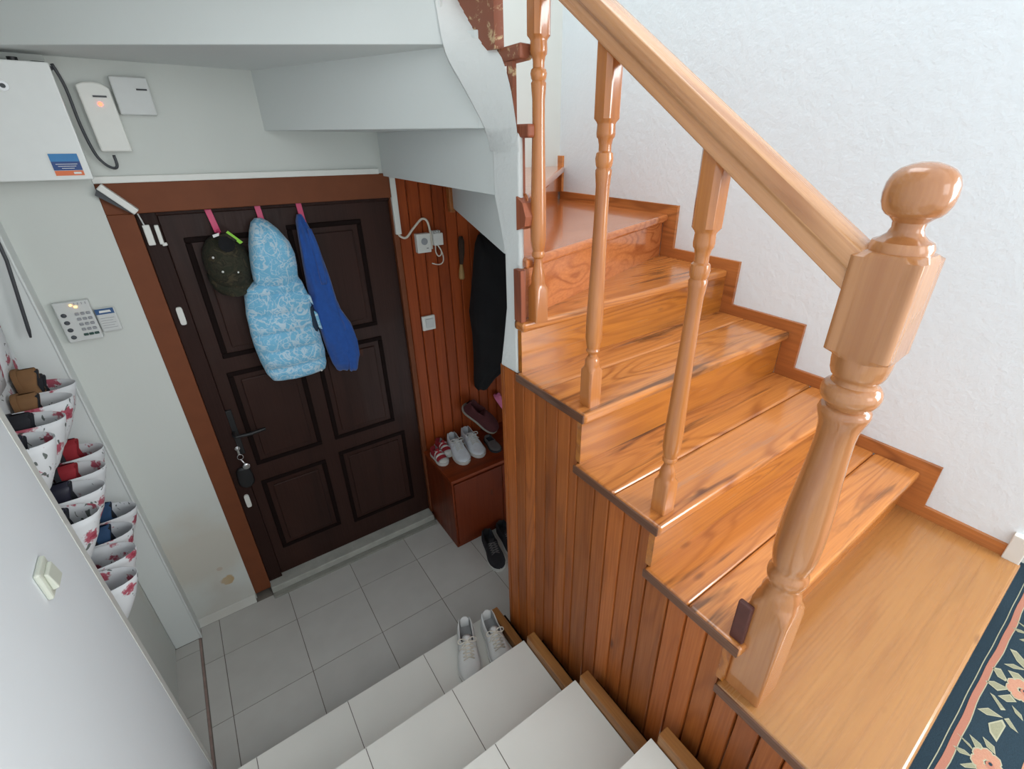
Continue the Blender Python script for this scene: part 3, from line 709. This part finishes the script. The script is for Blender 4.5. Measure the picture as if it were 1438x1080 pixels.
# cap
cp = thing('camouflage_cap', 'dark camouflage cap hanging from the leftmost pink hook', 'cap', (.13, 2.29, 1.75))
b = MB(); rings = []
for q in range(9):
    a = q / 8 * PI / 2
    rr = math.cos(a); dd = math.sin(a)
    rings.append([(.132 + (.083 * rr) * math.cos(t_) , 2.32 - .105 * dd, 1.755 + (.108 * rr + .004) * math.sin(t_) - .02 * dd) for t_ in [i * 2 * PI / 28 for i in range(28)]])
b.loft(rings); b.build('crown', 'camo', cp, smooth=True)
b = MB(); rings = []
for zz, dy, w in ((1.715, .0, .080), (1.68, -.02, .078), (1.655, -.035, .068), (1.638, -.045, .050), (1.630, -.05, .03)):
    rings.append([(.132 + w * u_, 2.275 + dy + .030 * u_ * u_ * 1.6, zz) for u_ in [-1 + i / 7 for i in range(15)]])
b.loft(rings, cap=False, closed=False); b.build('brim', 'camo', cp, smooth=True, solid=.004)
b = MB(); b.loft([[(.142 + .028 * s_ * math.cos(t_), 2.232 + .03 * (1 - s_) + .05 * (.0), 1.835 + .03 * s_ * math.sin(t_)) for t_ in [i * PI / 8 for i in range(16)]] for s_ in (1, .5)]); b.build('strap_opening', 'fabric_black', cp)
b = MB(); b.tube([(.115, 2.262, 1.862), (.15, 2.225, 1.872), (.175, 2.228, 1.845)], .006); b.build('back_strap', 'camo', cp, smooth=True)
b = MB(); b.prism([(.150, 1.878), (.158, 1.885), (.198, 1.838), (.186, 1.832)], 'y', 2.225, 2.231); b.build('lime_tag', 'lime', cp)
b = MB(); b.prism([(.105, 1.872), (.128, 1.878), (.126, 1.868), (.106, 1.862)], 'y', 2.24, 2.246); b.build('white_tag', 'paper', cp)
for (x_, z_) in ((.085, 1.79), (.102, 1.735), (.152, 1.727)): MB().ball((x_, {.085: 2.236, .102: 2.222, .152: 2.221}[x_], z_), .0045, .004, .0045, 8, 6).build('eyelet', 'paper', cp, smooth=True)

# ------------------------------------------------------------------ fuse box and alarm gear on the door wall
fb = thing('fuse_box', 'large white metal fuse box above the alarm keypad with a blue sticker', 'fuse box', (-.4, 2.29, 2.08))
b = MB(); b.box(-.66, -.176, 2.205, 2.286, 2.088, 2.392); b.build('box_body', 'metal_white', fb, bevel=.004)
b = MB(); b.box(-.66, -.171, 2.192, 2.207, 2.082, 2.398); bd = b.build('box_door', 'metal_white', fb, bevel=.003)
b = MB(); b.tube([(-.288, 2.192, 2.333), (-.288, 2.187, 2.333)], .013, 20); b.build('lock', 'chrome', bd, smooth='auto')
b = MB(); b.tube([(-.288, 2.1875, 2.333), (-.288, 2.185, 2.333)], .006, 16); b.build('keyhole', 'darkgrey', bd, smooth='auto')
s_ = MB(); s_.box(-.259, -.185, 2.1905, 2.192, 2.092, 2.160, 3); s_.box(-.256, -.188, 2.1895, 2.191, 2.110, 2.157, 0); s_.box(-.256, -.188, 2.1893, 2.191, 2.135, 2.157, 1); s_.box(-.256, -.188, 2.1893, 2.191, 2.095, 2.109, 2)
for q, (a, c) in enumerate(((-.247, -.196), (-.243, -.200), (-.236, -.206))): s_.box(a, c, 2.1888, 2.190, 2.127 - q * .006, 2.1285 - q * .006, 3)
s_.box(-.212, -.194, 2.1888, 2.190, 2.099, 2.105, 3)
s_.build('sticker', ['sticker_blue', 'sticker_sky', 'sticker_orange', 'paper'], bd)
kn = thing('cable_gland', 'pair of black cable glands on top of the white fuse box', 'cable gland', (-.34, 2.24, 2.398))
for x_, z_, r_ in ((-.250, 2.410, .012), (-.295, 2.404, .014)): MB().tube([(x_, 2.24, 2.396), (x_, 2.24, z_)], r_, 16).build('gland_nut', 'black', kn, smooth='auto')
b = MB(); b.tube([(-.232, 2.25, 2.392), (-.21, 2.25, 2.400), (-.185, 2.25, 2.400), (-.17, 2.25, 2.385)], .005); b.build('gland_cable', 'darkgrey', kn, smooth=True)
b = MB(); b.tube([(-.168, 2.25, 2.40), (-.158, 2.262, 2.34), (-.158, 2.27, 2.24), (-.150, 2.275, 2.16), (-.135, 2.276, 2.125), (-.115, 2.274, 2.11), (-.103, 2.27, 2.118), (-.102, 2.27, 2.15)], .0045)
tag(b.build('alarm_cable', 'darkgrey', smooth=True), 'dark grey cable looping between the fuse box and the tall alarm unit', 'cable')
au = thing('alarm_receiver', 'tall white alarm unit with a red lamp beside the fuse box', 'alarm unit', (-.09, 2.29, 2.16))
b = MB(); b.prism([(-.130, 2.16), (-.048, 2.16), (-.052, 2.345), (-.07, 2.356), (-.09, 2.36), (-.115, 2.358), (-.134, 2.35)], 'y', 2.258, 2.30); b.build('unit_case', 'plastic', au, bevel=.005)
b = MB(); b.box(-.100, -.065, 2.2555, 2.260, 2.317, 2.322); b.build('logo_mark', 'darkgrey', au)
b = MB(); b.ball((-.088, 2.2575, 2.298), .006, .003, .006, 10, 8); b.build('red_lamp', 'led_red', au)
ab = thing('alarm_module', 'square white module mounted right of the tall alarm unit', 'alarm module', (.01, 2.29, 2.27))
b = MB(); b.box(-.045, .055, 2.272, 2.301, 2.270, 2.380); b.build('module_case', 'plastic_grey', ab, bevel=.004)
b = MB(); b.box(.018, .047, 2.2700, 2.2735, 2.342, 2.347); b.build('logo_mark', 'black', ab)

# keypad
kp = thing('alarm_keypad', 'light grey alarm keypad with open flap left of the door', 'keypad', (-.36, 2.29, 1.6))
b = MB(); b.box(-.418, -.322, 2.262, 2.29, 1.545, 1.690); b.build('keypad_body', 'plastic_grey', kp, bevel=.004)
b = MB(); b.box(-.320, -.262, 2.272, 2.284, 1.560, 1.650); fl = b.build('keypad_flap', 'plastic_grey', kp, bevel=.007)
b = MB(); b.box(-.318, -.266, 2.2705, 2.273, 1.628, 1.648, 0); b.prism([(-.308, 1.634), (-.274, 1.634), (-.276, 1.642), (-.306, 1.642)], 'y', 2.2698, 2.271, 1); b.build('flap_label', ['blue_label', 'paper'], fl)
b = MB()
for q in range(5): b.box(-.312, -.272 - .006 * (q % 2), 2.2712, 2.2725, 1.612 - q * .009, 1.6135 - q * .009)
b.build('flap_print', 'button', fl)
for r_ in range(4):
    b = MB(); b.ball((-.400, 2.2615, 1.645 - .027 * r_), .008, .004, .0075, 12, 8); b.build('button', 'button_d', kp, smooth=True)
    for c_ in range(3):
        b = MB(); b.box(-.370 + .015 * c_, -.359 + .015 * c_, 2.258, 2.264, 1.640 - .019 * r_, 1.650 - .019 * r_); b.build('button', 'button', kp, bevel=.002)
for c_ in range(3):
    b = MB(); b.box(-.371 + .015 * c_, -.358 + .015 * c_, 2.258, 2.264, 1.564, 1.573); b.build('button', 'button_g', kp, bevel=.002)
b = MB(); b.box(-.374, -.368, 2.2595, 2.263, 1.676, 1.680); b.box(-.364, -.356, 2.2595, 2.263, 1.668, 1.673); b.build('indicator_lamp', 'led_amber', kp)
b = MB()
for c_ in range(4): b.box(-.362 + .010 * c_, -.360 + .010 * c_, 2.2605, 2.263, 1.677, 1.685)
b.build('indicator_print', 'button', kp)

# near wall switch
sw = thing('wall_switch', 'cream light switch on the bright near wall', 'light switch', (-.456, 1.265, 1.31))
b = MB(); b.box(-.456, -.444, 1.228, 1.302, 1.275, 1.352); b.build('switch_plate', 'plastic_cream', sw, bevel=.005)
b = MB(); b.prism([(-.444, 1.29), (-.431, 1.292), (-.436, 1.336), (-.444, 1.338)], 'y', 1.240, 1.290); b.build('rocker', 'plastic_cream', sw, bevel=.003)

# ------------------------------------------------------------------ panelling under the stairs and what hangs there
b = MB(); y0 = .870
x = .872
while x < 1.88:
    x2 = min(x + .0645, 1.884); g_ = .0018
    b.prism([(x + .0012, 2.344), (x2 - .0012, 2.344), (x2 - .0014, 2.338), (x2 - .004 - g_, 2.332), (x + .004 + g_, 2.332), (x + .0014, 2.338)], 'z', 0, 2.04 if x < 1.18 else 1.885)
    x = x2
b.box(.872, 1.884, 2.3415, 2.346, 0, 1.88, 1)
struct(b.build('wall_panelling', ['panel_back', 'door_groove']), 'dark stained tongue and groove boards right of the door under the stairs', 'wall panelling')
b = MB(); b.box(1.145, 1.172, 2.30, 2.333, 1.87, 2.05)
struct(b.build('trim_5', 'skirt', bevel=.003), 'short wooden batten at the top of the boards under the stairs', 'trim')
ch = thing('door_chime', 'square white door chime with round speaker on the dark boards', 'door chime', (.98, 2.33, 1.74))
b = MB(); b.box(.948, 1.022, 2.300, 2.333, 1.688, 1.782); b.build('chime_case', 'plastic', ch, bevel=.004)
b = MB(); b.tube([(.987, 2.3005, 1.744), (.987, 2.2975, 1.744)], .017, 20); b.build('speaker_grille', 'button', ch, smooth='auto')
b = MB(); b.box(.996, 1.006, 2.2985, 2.301, 1.708, 1.711); b.build('chime_mark', 'darkgrey', ch)
jx = thing('junction_box', 'small white junction box right of the door chime', 'junction box', (1.06, 2.33, 1.75))
b = MB(); b.box(1.036, 1.088, 2.292, 2.333, 1.718, 1.778); b.build('box_case', 'plastic', jx, bevel=.003)
b = MB()
for q in range(4): b.box(1.036 + q * .011, 1.044 + q * .011, 2.298, 2.325, 1.778, 1.790)
b.build('terminals', 'plastic_grey', jx, bevel=.002)
b = MB(); b.tube([(.862, 2.318, 1.793), (.875, 2.31, 1.776), (.90, 2.308, 1.772), (.94, 2.31, 1.81), (.985, 2.312, 1.848), (1.012, 2.312, 1.845), (1.026, 2.314, 1.81), (1.031, 2.316, 1.75), (1.032, 2.318, 1.70)], .0055)
tag(b.build('chime_cable', 'cable', smooth=True), 'thick cream cable arching from the white trunking over the door chime', 'cable')
b = MB(); b.tube([(1.050, 2.31, 1.72), (1.046, 2.306, 1.685), (1.058, 2.305, 1.662), (1.074, 2.305, 1.668), (1.076, 2.306, 1.69), (1.062, 2.308, 1.715), (1.078, 2.306, 1.685), (1.086, 2.306, 1.65), (1.078, 2.306, 1.625), (1.055, 2.308, 1.618), (1.022, 2.312, 1.628)], .0032)
tag(b.build('loose_wire', 'cable', smooth=True), 'thin cream wire curling loose below the junction box', 'wire')
s2 = thing('light_switch', 'white framed light switch on the dark boards under the stairs', 'light switch', (.975, 2.33, 1.31))
b = MB(); b.box(.935, 1.010, 2.316, 2.333, 1.268, 1.350); b.build('switch_plate', 'plastic', s2, bevel=.005)
b = MB(); b.box(.952, .996, 2.309, 2.318, 1.284, 1.334); b.build('rocker', 'plastic_grey', s2, bevel=.003)
br = thing('clothes_brush', 'long bristle brush with pale wooden handle hanging on the dark boards', 'brush', (1.19, 2.32, 1.6))
b = MB(); b.tube([(1.200, 2.318, 1.745), (1.200, 2.312, 1.72), (1.197, 2.312, 1.66), (1.192, 2.314, 1.60)], [.010, .016, .016, .009], 10); b.build('bristles', 'bristle', br, smooth=True)
b = MB(); b.tube([(1.192, 2.316, 1.605), (1.19, 2.315, 1.575), (1.189, 2.314, 1.55), (1.188, 2.314, 1.525), (1.188, 2.314, 1.518)], [.007, .012, .015, .016, .010], 12); b.build('handle', 'handle_wood', br, smooth=True)
ct = thing('black_coat', 'long black coat hanging on the boards above the shoe cabinet', 'coat', (1.33, 2.25, .85))
cr = [(1.74, 1.30, 1.36, .05), (1.70, 1.27, 1.42, .10), (1.60, 1.245, 1.47, .14), (1.45, 1.215, 1.50, .17), (1.34, 1.192, 1.51, .18), (1.20, 1.205, 1.50, .17), (1.07, 1.208, 1.46, .15), (.98, 1.208, 1.43, .13), (.90, 1.210, 1.34, .10), (.85, 1.215, 1.325, .08), (.82, 1.235, 1.30, .05)]
b = MB(); b.loft(sheet_loft(smooth_rows(cr, 4), 30, .008, 11, back=2.328)); b.build('coat_body', 'fabric_black', ct, smooth=True)
b = MB(); b.loft(sheet_loft(smooth_rows([(1.60, 1.40, 1.49, .06), (1.40, 1.42, 1.53, .09), (1.20, 1.44, 1.53, .09), (1.05, 1.44, 1.52, .07), (1.0, 1.45, 1.50, .04)], 4), 20, .005, 12, back=2.24)); b.build('sleeve', 'fabric_black', ct, smooth=True)
b = MB(); b.tube([(1.33, 2.333, 1.745), (1.33, 2.29, 1.745), (1.33, 2.275, 1.765)], .007); tag(b.build('coat_hook', 'darkgrey', smooth=True), 'dark peg above the black coat under the stairs', 'hook')

# shoe cabinet
cb = thing('shoe_cabinet', 'low dark stained shoe cabinet under the stairs beside the door', 'cabinet', (1.13, 2.14, 0))
b = MB(); b.box(.852, 1.50, 1.965, 2.330, .0, .488); b.build('cabinet_body', 'cabinet_z', cb, bevel=.003)
b = MB(); b.box(.846, 1.505, 1.955, 2.331, .488, .508); b.build('cabinet_top', 'cabinet', cb, bevel=.004)
for x0, x1 in ((.862, 1.176), (1.180, 1.494)):
    b = MB(); b.box(x0, x1, 1.953, 1.966, .03, .478); b.build('door', 'cabinet_z', cb, bevel=.002)

# ------------------------------------------------------------------ shoes
def make_shoe(name, L, W, H, up, sole, lining, lace=None, low=False, strap=False, bow=False):
    root = bpy.data.objects.new(name, None); C.objects.link(root); root.empty_display_size = .03
    zs = .020 if not low else .014
    plan = lambda t_: W / 2 * lerp([0, .015, .05, .12, .25, .42, .68, .82, .92, .97, 1], [.12, .34, .58, .72, .76, .78, 1, .95, .70, .46, .12], t_)
    if low: hh = lambda t_: H * lerp([0, .08, .25, .45, .52, .7, .9, .97, 1], [.75, .8, .66, .72, .70, .62, .48, .40, .3], t_)
    else: hh = lambda t_: H * lerp([0, .06, .16, .28, .42, .50, .64, .80, .92, .97, 1], [.86, .98, .90, .80, .95, .88, .66, .50, .42, .36, .26], t_)
    t0, t1 = .045, .44
    ts_ = sorted([0, .015, .04, .06, .09, .13, .18, .25, .32, .38, .43, .455, .48, .54, .6, .66, .72, .78, .83, .88, .92, .95, .975, .99, 1])
    na = 23; rings = []; kinds = []
    for t_ in ts_:
        w, h = plan(t_), hh(t_); y = t_ * L; ring = []
        op = t0 < t_ < t1
        for i in range(na):
            a = i / (na - 1)
            if op:
                s_ = -1 if a < .5 else 1; q = a * 2 if a < .5 else (1 - a) * 2          # 0 outer bottom -> 1 centre
                if q < .5: u_ = q / .5; px = w * (1.0 + .06 * math.sin(PI * u_) - .16 * u_ * u_); pz = zs * .6 + (h - zs * .6) * u_ ** .9
                elif q < .62: px = w * .74; pz = h - .001
                elif q < .9: u_ = (q - .62) / .28; px = w * (.72 - .06 * u_); pz = h - (h - zs - .006) * u_
                else: u_ = (q - .9) / .1; px = w * .66 * (1 - u_); pz = zs + .005
                ring.append((s_ * px, y, pz))
            else:
                th = PI * (1 - a); cx_, sz = math.cos(th), math.sin(th)
                ring.append((w * math.copysign(abs(cx_) ** .75, cx_), y, zs * .6 + (h - zs * .6) * sz ** .62))
        rings.append(ring); kinds.append(op)
    bu, bl = MB(), MB()
    for k in range(len(rings) - 1):
        for i in range(na - 1):
            q = min(i, na - 2 - i) / ((na - 1) / 2)
            inner = kinds[k] and kinds[k + 1] and q > .55
            (bl if inner else bu).add([rings[k][i], rings[k][i + 1], rings[k + 1][i + 1], rings[k + 1][i]], [(0, 1, 2, 3)])
    for q, nm, mt in ((bu, 'upper', up), (bl, 'lining', lining)):
        o = q.build(nm, mt, root, local=True, smooth=True)
        bm = bmesh.new(); bm.from_mesh(o.data); bmesh.ops.remove_doubles(bm, verts=bm.verts, dist=1e-5); bmesh.ops.recalc_face_normals(bm, faces=bm.faces); bm.to_mesh(o.data); bm.free()
        for p in o.data.polygons: p.use_smooth = True
    b = MB(); outl = [(plan(t_) * 1.07 + .0015, t_ * (L + .008) - .004) for t_ in ts_]
    poly = outl + [(-x_, y_) for x_, y_ in outl[::-1]]
    b.loft([[(x_ * .94, y_ * .99 + .001, 0) for x_, y_ in poly], [(x_, y_, .006) for x_, y_ in poly], [(x_, y_, zs) for x_, y_ in poly]]); b.build('sole', sole, root, local=True, smooth='auto')
    if not low:
        b = MB(); rr = []
        for t_, dz in ((.37, .010), (.42, .012), (.47, .006), (.53, .003)):
            rr.append([(W * .20 * u_, t_ * L, hh(max(t_, .44)) + dz - .012 * u_ * u_) for u_ in (-1, -.5, 0, .5, 1)])
        b.loft(rr, cap=False, closed=False); b.build('tongue', up, root, local=True, smooth=True, solid=.003)
    if lace:
        b = MB(); n_ = 5
        for q in range(n_):
            ta, tb = .47 + q * .045, .47 + (q + 1) * .045
            for s_ in (-1, 1):
                b.tube([(s_ * W * .24, ta * L, hh(ta)), (0, (ta + tb) / 2 * L, hh((ta + tb) / 2) + .007), (-s_ * W * .24, tb * L, hh(tb))], W * .026, 6)
        if bow:
            t_ = .47; zz = hh(t_)
            for s_ in (-1, 1):
                b.tube([(0, t_ * L, zz + .006), (s_ * .018, t_ * L - .006, zz + .016), (s_ * .038, t_ * L - .004, zz + .012), (s_ * .036, t_ * L + .008, zz + .006), (s_ * .014, t_ * L + .006, zz + .008), (0, t_ * L, zz + .006)], .0022, 6)
                b.tube([(0, t_ * L, zz + .006), (s_ * .022, t_ * L + .018, zz - .002), (s_ * .036, t_ * L + .026, zz - .014)], .002, 6)
        b.build('laces', lace, root, local=True, smooth=True)
    if strap:
        for ta, tb in ((.42, .50), (.58, .65)):
            b = MB(); rr = []
            for t_ in (ta, tb):
                w, h = plan(t_), hh(max(t_, .46))
                rr.append([(1.03 * w * math.cos(PI * i / 10), t_ * L, zs + (h - zs + .003) * math.sin(PI * i / 10) ** .62) for i in range(11)])
            b.loft(rr, cap=False, closed=False); b.build('strap', sole, root, local=True, smooth=True, solid=.002)
        b = MB(); rr = []
        for t_ in (.80, .87, .93, .97, .995):
            w, h = plan(t_), hh(t_)
            rr.append([(1.03 * w * math.cos(PI * i / 10), t_ * L, zs * .6 + (h - zs * .6 + .002) * math.sin(PI * i / 10) ** .62) for i in range(11)])
        b.loft(rr, cap=False, closed=False); b.build('toe_cap', sole, root, local=True, smooth=True, solid=.002)
    return root
def axes(toe, up_):
    y_ = Vector(toe).normalized(); z_ = Vector(up_); z_ = (z_ - y_ * z_.dot(y_)).normalized(); x_ = y_.cross(z_)
    return Matrix((x_, y_, z_)).transposed().to_euler()
def put(o, loc, rot, label, group=None, cat='shoe'):
    o.location = loc; o.rotation_euler = rot
    return tag(o, label, cat, group)

# white sneakers on the lowest tiled step (toe towards the camera)
a = make_shoe('white_sneaker', .285, .098, .088, 'shoe_white', 'sole_white', 'lining_grey', 'cable', bow=True)
c = copy_tree(a)
put(a, (.590, 1.375, SZ[1]), (0, 0, R(180 - 22)), 'clean white lace-up sneaker on the lowest tiled step, further from the wooden strip', 'white sneakers on the step')
put(c, (.688, 1.345, SZ[1]), (0, 0, R(180 - 12)), 'clean white lace-up sneaker on the lowest tiled step, beside the wooden strip', 'white sneakers on the step')
# shoes on the cabinet
ZC = .508
a = make_shoe('white_trainer', .262, .094, .088, 'shoe_white_old', 'sole_white', 'lining_grey', 'sole_white', bow=True)
c = copy_tree(a)
put(a, (1.028, 2.308, ZC), (0, 0, R(172)), 'greyish white laced trainer on the cabinet, next to the small red shoes', 'white trainers on the cabinet')
put(c, (1.128, 2.316, ZC), (0, 0, R(174)), 'greyish white laced trainer on the cabinet, next to the upturned maroon shoe', 'white trainers on the cabinet')
a = make_shoe('child_shoe', .15, .066, .066, 'shoe_red', 'sole_white', 'lining_grey', None, strap=True)
c = copy_tree(a)
put(a, (.884, 2.262, ZC), (0, 0, R(180 + 4)), 'small red and white shoe standing at the left end of the cabinet', 'red children shoes on the cabinet')
put(c, (.934, 2.318, ZC + .004), (0, R(-10), R(180 + 6)), 'small red and white shoe tucked against the white trainers', 'red children shoes on the cabinet')
a = make_shoe('maroon_slipper', .275, .118, .105, 'shoe_maroon', 'sole_grey', 'shoe_maroon', None, low=True)
put(a, (1.112, 2.285, .745), axes((.175, -.085, -.19), (.50, -.62, .62)), 'maroon felt slipper tilted against the wall with its grey sole towards the white trainers', None, 'slipper')
a = make_shoe('grey_shoe', .165, .072, .05, 'shoe_grey', 'lining_dark', 'lining_dark', None, low=True)
put(a, (1.226, 2.205, ZC), (0, 0, R(174)), 'small grey shoe on the cabinet under the toe of the maroon slipper', None)
a = make_shoe('pink_slipper', .24, .09, .05, 'pink_soft', 'pink_soft', 'pink_soft', None, low=True)
put(a, (1.345, 2.300, .745), axes((.10, -.07, -.21), (.78, -.35, .52)), 'pink slipper leaning at the back of the cabinet below the black coat', None, 'slipper')
# black sneakers on the floor
a = make_shoe('black_sneaker', .28, .10, .09, 'shoe_black', 'sole_white', 'lining_dark', 'shoe_grey')
c = copy_tree(a)
put(a, (1.030, 1.935, 0), (0, 0, R(180 - 13)), 'black sneaker with white sole on the floor in front of the cabinet', 'black sneakers on the floor')
put(c, (1.135, 1.945, 0), (0, 0, R(180 - 6)), 'black sneaker on the floor half hidden behind the stair panelling', 'black sneakers on the floor')

# ------------------------------------------------------------------ hanging shoe organizer with shoes
og = thing('shoe_organizer', 'floral printed hanging shoe organizer in the white recess', 'shoe organizer', (-.54, 1.88, .68))
b = MB(); b.box(-.549, -.545, 1.56, 2.19, .66, 2.02); b.build('backing_sheet', 'floral', og)
rowz = [1.745, 1.482, 1.222, .945]; cols = [1.60, 1.735, 1.867, 1.998]; PW = .128
def pocket(y0, zt, h, tip, sag):
    rings = []; n = 13
    for (f, dep) in ((0, .18), (.25, .55), (.55, .82), (.85, 1.0), (1.0, 1.04)):
        ring = []
        for i in range(n):
            a = PI * i / (n - 1); zz = zt - h * (1 - f)
            ring.append((-.545 + tip * dep * (math.sin(a) ** .8) , y0 + PW / 2 - PW / 2 * math.cos(a) * (.97), zz - (sag * math.sin(a) if f > .9 else 0)))
        rings.append(ring)
    b = MB(); b.loft(rings, cap=False, closed=False); return b.build('pocket', 'floral', og, smooth=True, solid=.0015)
rnd = random.Random(5)
for r_, zt in enumerate(rowz):
    for c_, y0 in enumerate(cols):
        pocket(y0, zt, .21, (.13, .12, .128, .135)[(r_ + c_) % 4] if r_ else .035, .006 + .008 * rnd.random())
base = {}
def pocket_shoe(col, y, zt, up_, lab, lean=0., x=-.534, kind=('shoe')):
    if col not in base:
        o = make_shoe({'shoe_brown': 'brown_shoe', 'shoe_black': 'black_shoe', 'shoe_navy': 'navy_shoe', 'shoe_red': 'red_shoe', 'shoe_blue': 'blue_shoe'}[col], 205e-3, .080, .072, col, 'lining_dark' if col != 'shoe_brown' else 'shoe_brown', 'lining_dark' if col != 'shoe_red' else 'shoe_red', None, low=True); base[col] = o
    else: o = copy_tree(base[col])
    # toe down, heel up, sole towards the wall
    o.rotation_euler = Euler((R(-90), lean, R(90)), 'XYZ')
    m = Matrix(((0, 0, 1), (1, 0, 0), (0, -1, 0))).transposed()
    ex, ey, ez = Vector((0, 1, 0)), Vector((0, 0, -1)), Vector((1, 0, 0))   # shoe x, y(toe), z(up)
    ex = -ex
    rot = Matrix((ex, ey, ez)).transposed()
    o.rotation_euler = (Matrix.Rotation(lean, 3, 'X') @ rot).to_euler()
    o.location = (x, y, zt + up_)
    return tag(o, lab, 'shoe', 'shoes in the hanging organizer')
cy = [q + PW / 2 for q in cols]
pocket_shoe('shoe_brown', cy[3] - .026, rowz[1], .072, 'tan shoe standing highest in the farthest pocket of the second row')
pocket_shoe('shoe_black', cy[3] + .012, rowz[1], .036, 'black shoe squeezed beside the tan shoe in the farthest second-row pocket', x=-.534)
pocket_shoe('shoe_brown', cy[2], rowz[1], .030, 'tan shoe low in the second-row pocket just before the farthest one', x=-.534)
pocket_shoe('shoe_black', cy[1], rowz[1], .022, 'black shoe in the second-row pocket below the tan shoes', x=-.534)
pocket_shoe('shoe_navy', cy[0], rowz[1], .015, 'dark shoe in the nearest second-row pocket with the long flowered front', x=-.534)
pocket_shoe('shoe_red', cy[3], rowz[2], .050, 'red shoe standing in the farthest pocket of the third row', x=-.534)
pocket_shoe('shoe_red', cy[2], rowz[2], .025, 'red shoe lower down, one pocket nearer than the other red shoe', x=-.534)
pocket_shoe('shoe_navy', cy[1], rowz[2], .035, 'glossy dark shoe in the third-row pocket nearer than the red shoes', x=-.534)
pocket_shoe('shoe_navy', cy[0], rowz[2], .022, 'dark shoe in the nearest pocket of the third row', x=-.534)
pocket_shoe('shoe_blue', cy[3], rowz[3], .040, 'blue shoe in the farthest pocket of the bottom row', x=-.534)
pocket_shoe('shoe_blue', cy[2], rowz[3], .030, 'blue shoe in the bottom-row pocket before the farthest one', x=-.534)
# dark rod hanging on the pillar
b = MB(); b.tube([(-.446, 2.172, 1.99), (-.449, 2.165, 1.86), (-.478, 2.162, 1.64), (-.482, 2.162, 1.615)], [.0045, .005, .005, .003], 10)
tag(b.build('shoehorn_rod', 'darkgrey', smooth=True), 'long thin dark rod hanging on the white pillar above the organizer', 'rod')

# ------------------------------------------------------------------ light
w = bpy.data.worlds.new('daylight'); SC.world = w; w.use_nodes = True
bg = w.node_tree.nodes['Background']; bg.inputs[0].default_value = (.90, .97, 1., 1); bg.inputs[1].default_value = .92
def area(name, loc, target, sx, sy, power, col=(1, 1, 1)):
    l = bpy.data.lights.new(name, 'AREA'); l.shape = 'RECTANGLE'; l.size = sx; l.size_y = sy; l.energy = power; l.color = col
    o = bpy.data.objects.new(name, l); C.objects.link(o); o.location = loc
    o.rotation_euler = (Vector(target) - Vector(loc)).to_track_quat('-Z', 'Y').to_euler(); return o
area('landing_window_light', (2.17, -.95, 2.05), (.4, -.6, 1.5), 1.2, 1.2, 38, (.96, .98, 1))
area('hall_window_light', (1.1, -2.7, 2.7), (.6, 1.2, 1.2), 1.1, 1.3, 7, (.97, .99, 1))
area('upper_window_light', (1.30, 1.2, 4.5), (1.35, 1.4, 1.5), 1.0, 1.6, 9, (.97, .99, 1))
SC.view_settings.view_transform = 'Standard'; SC.view_settings.look = 'None'; SC.view_settings.gamma = 1.
SC.view_settings.use_curve_mapping = False; SC.view_settings.exposure = 1.
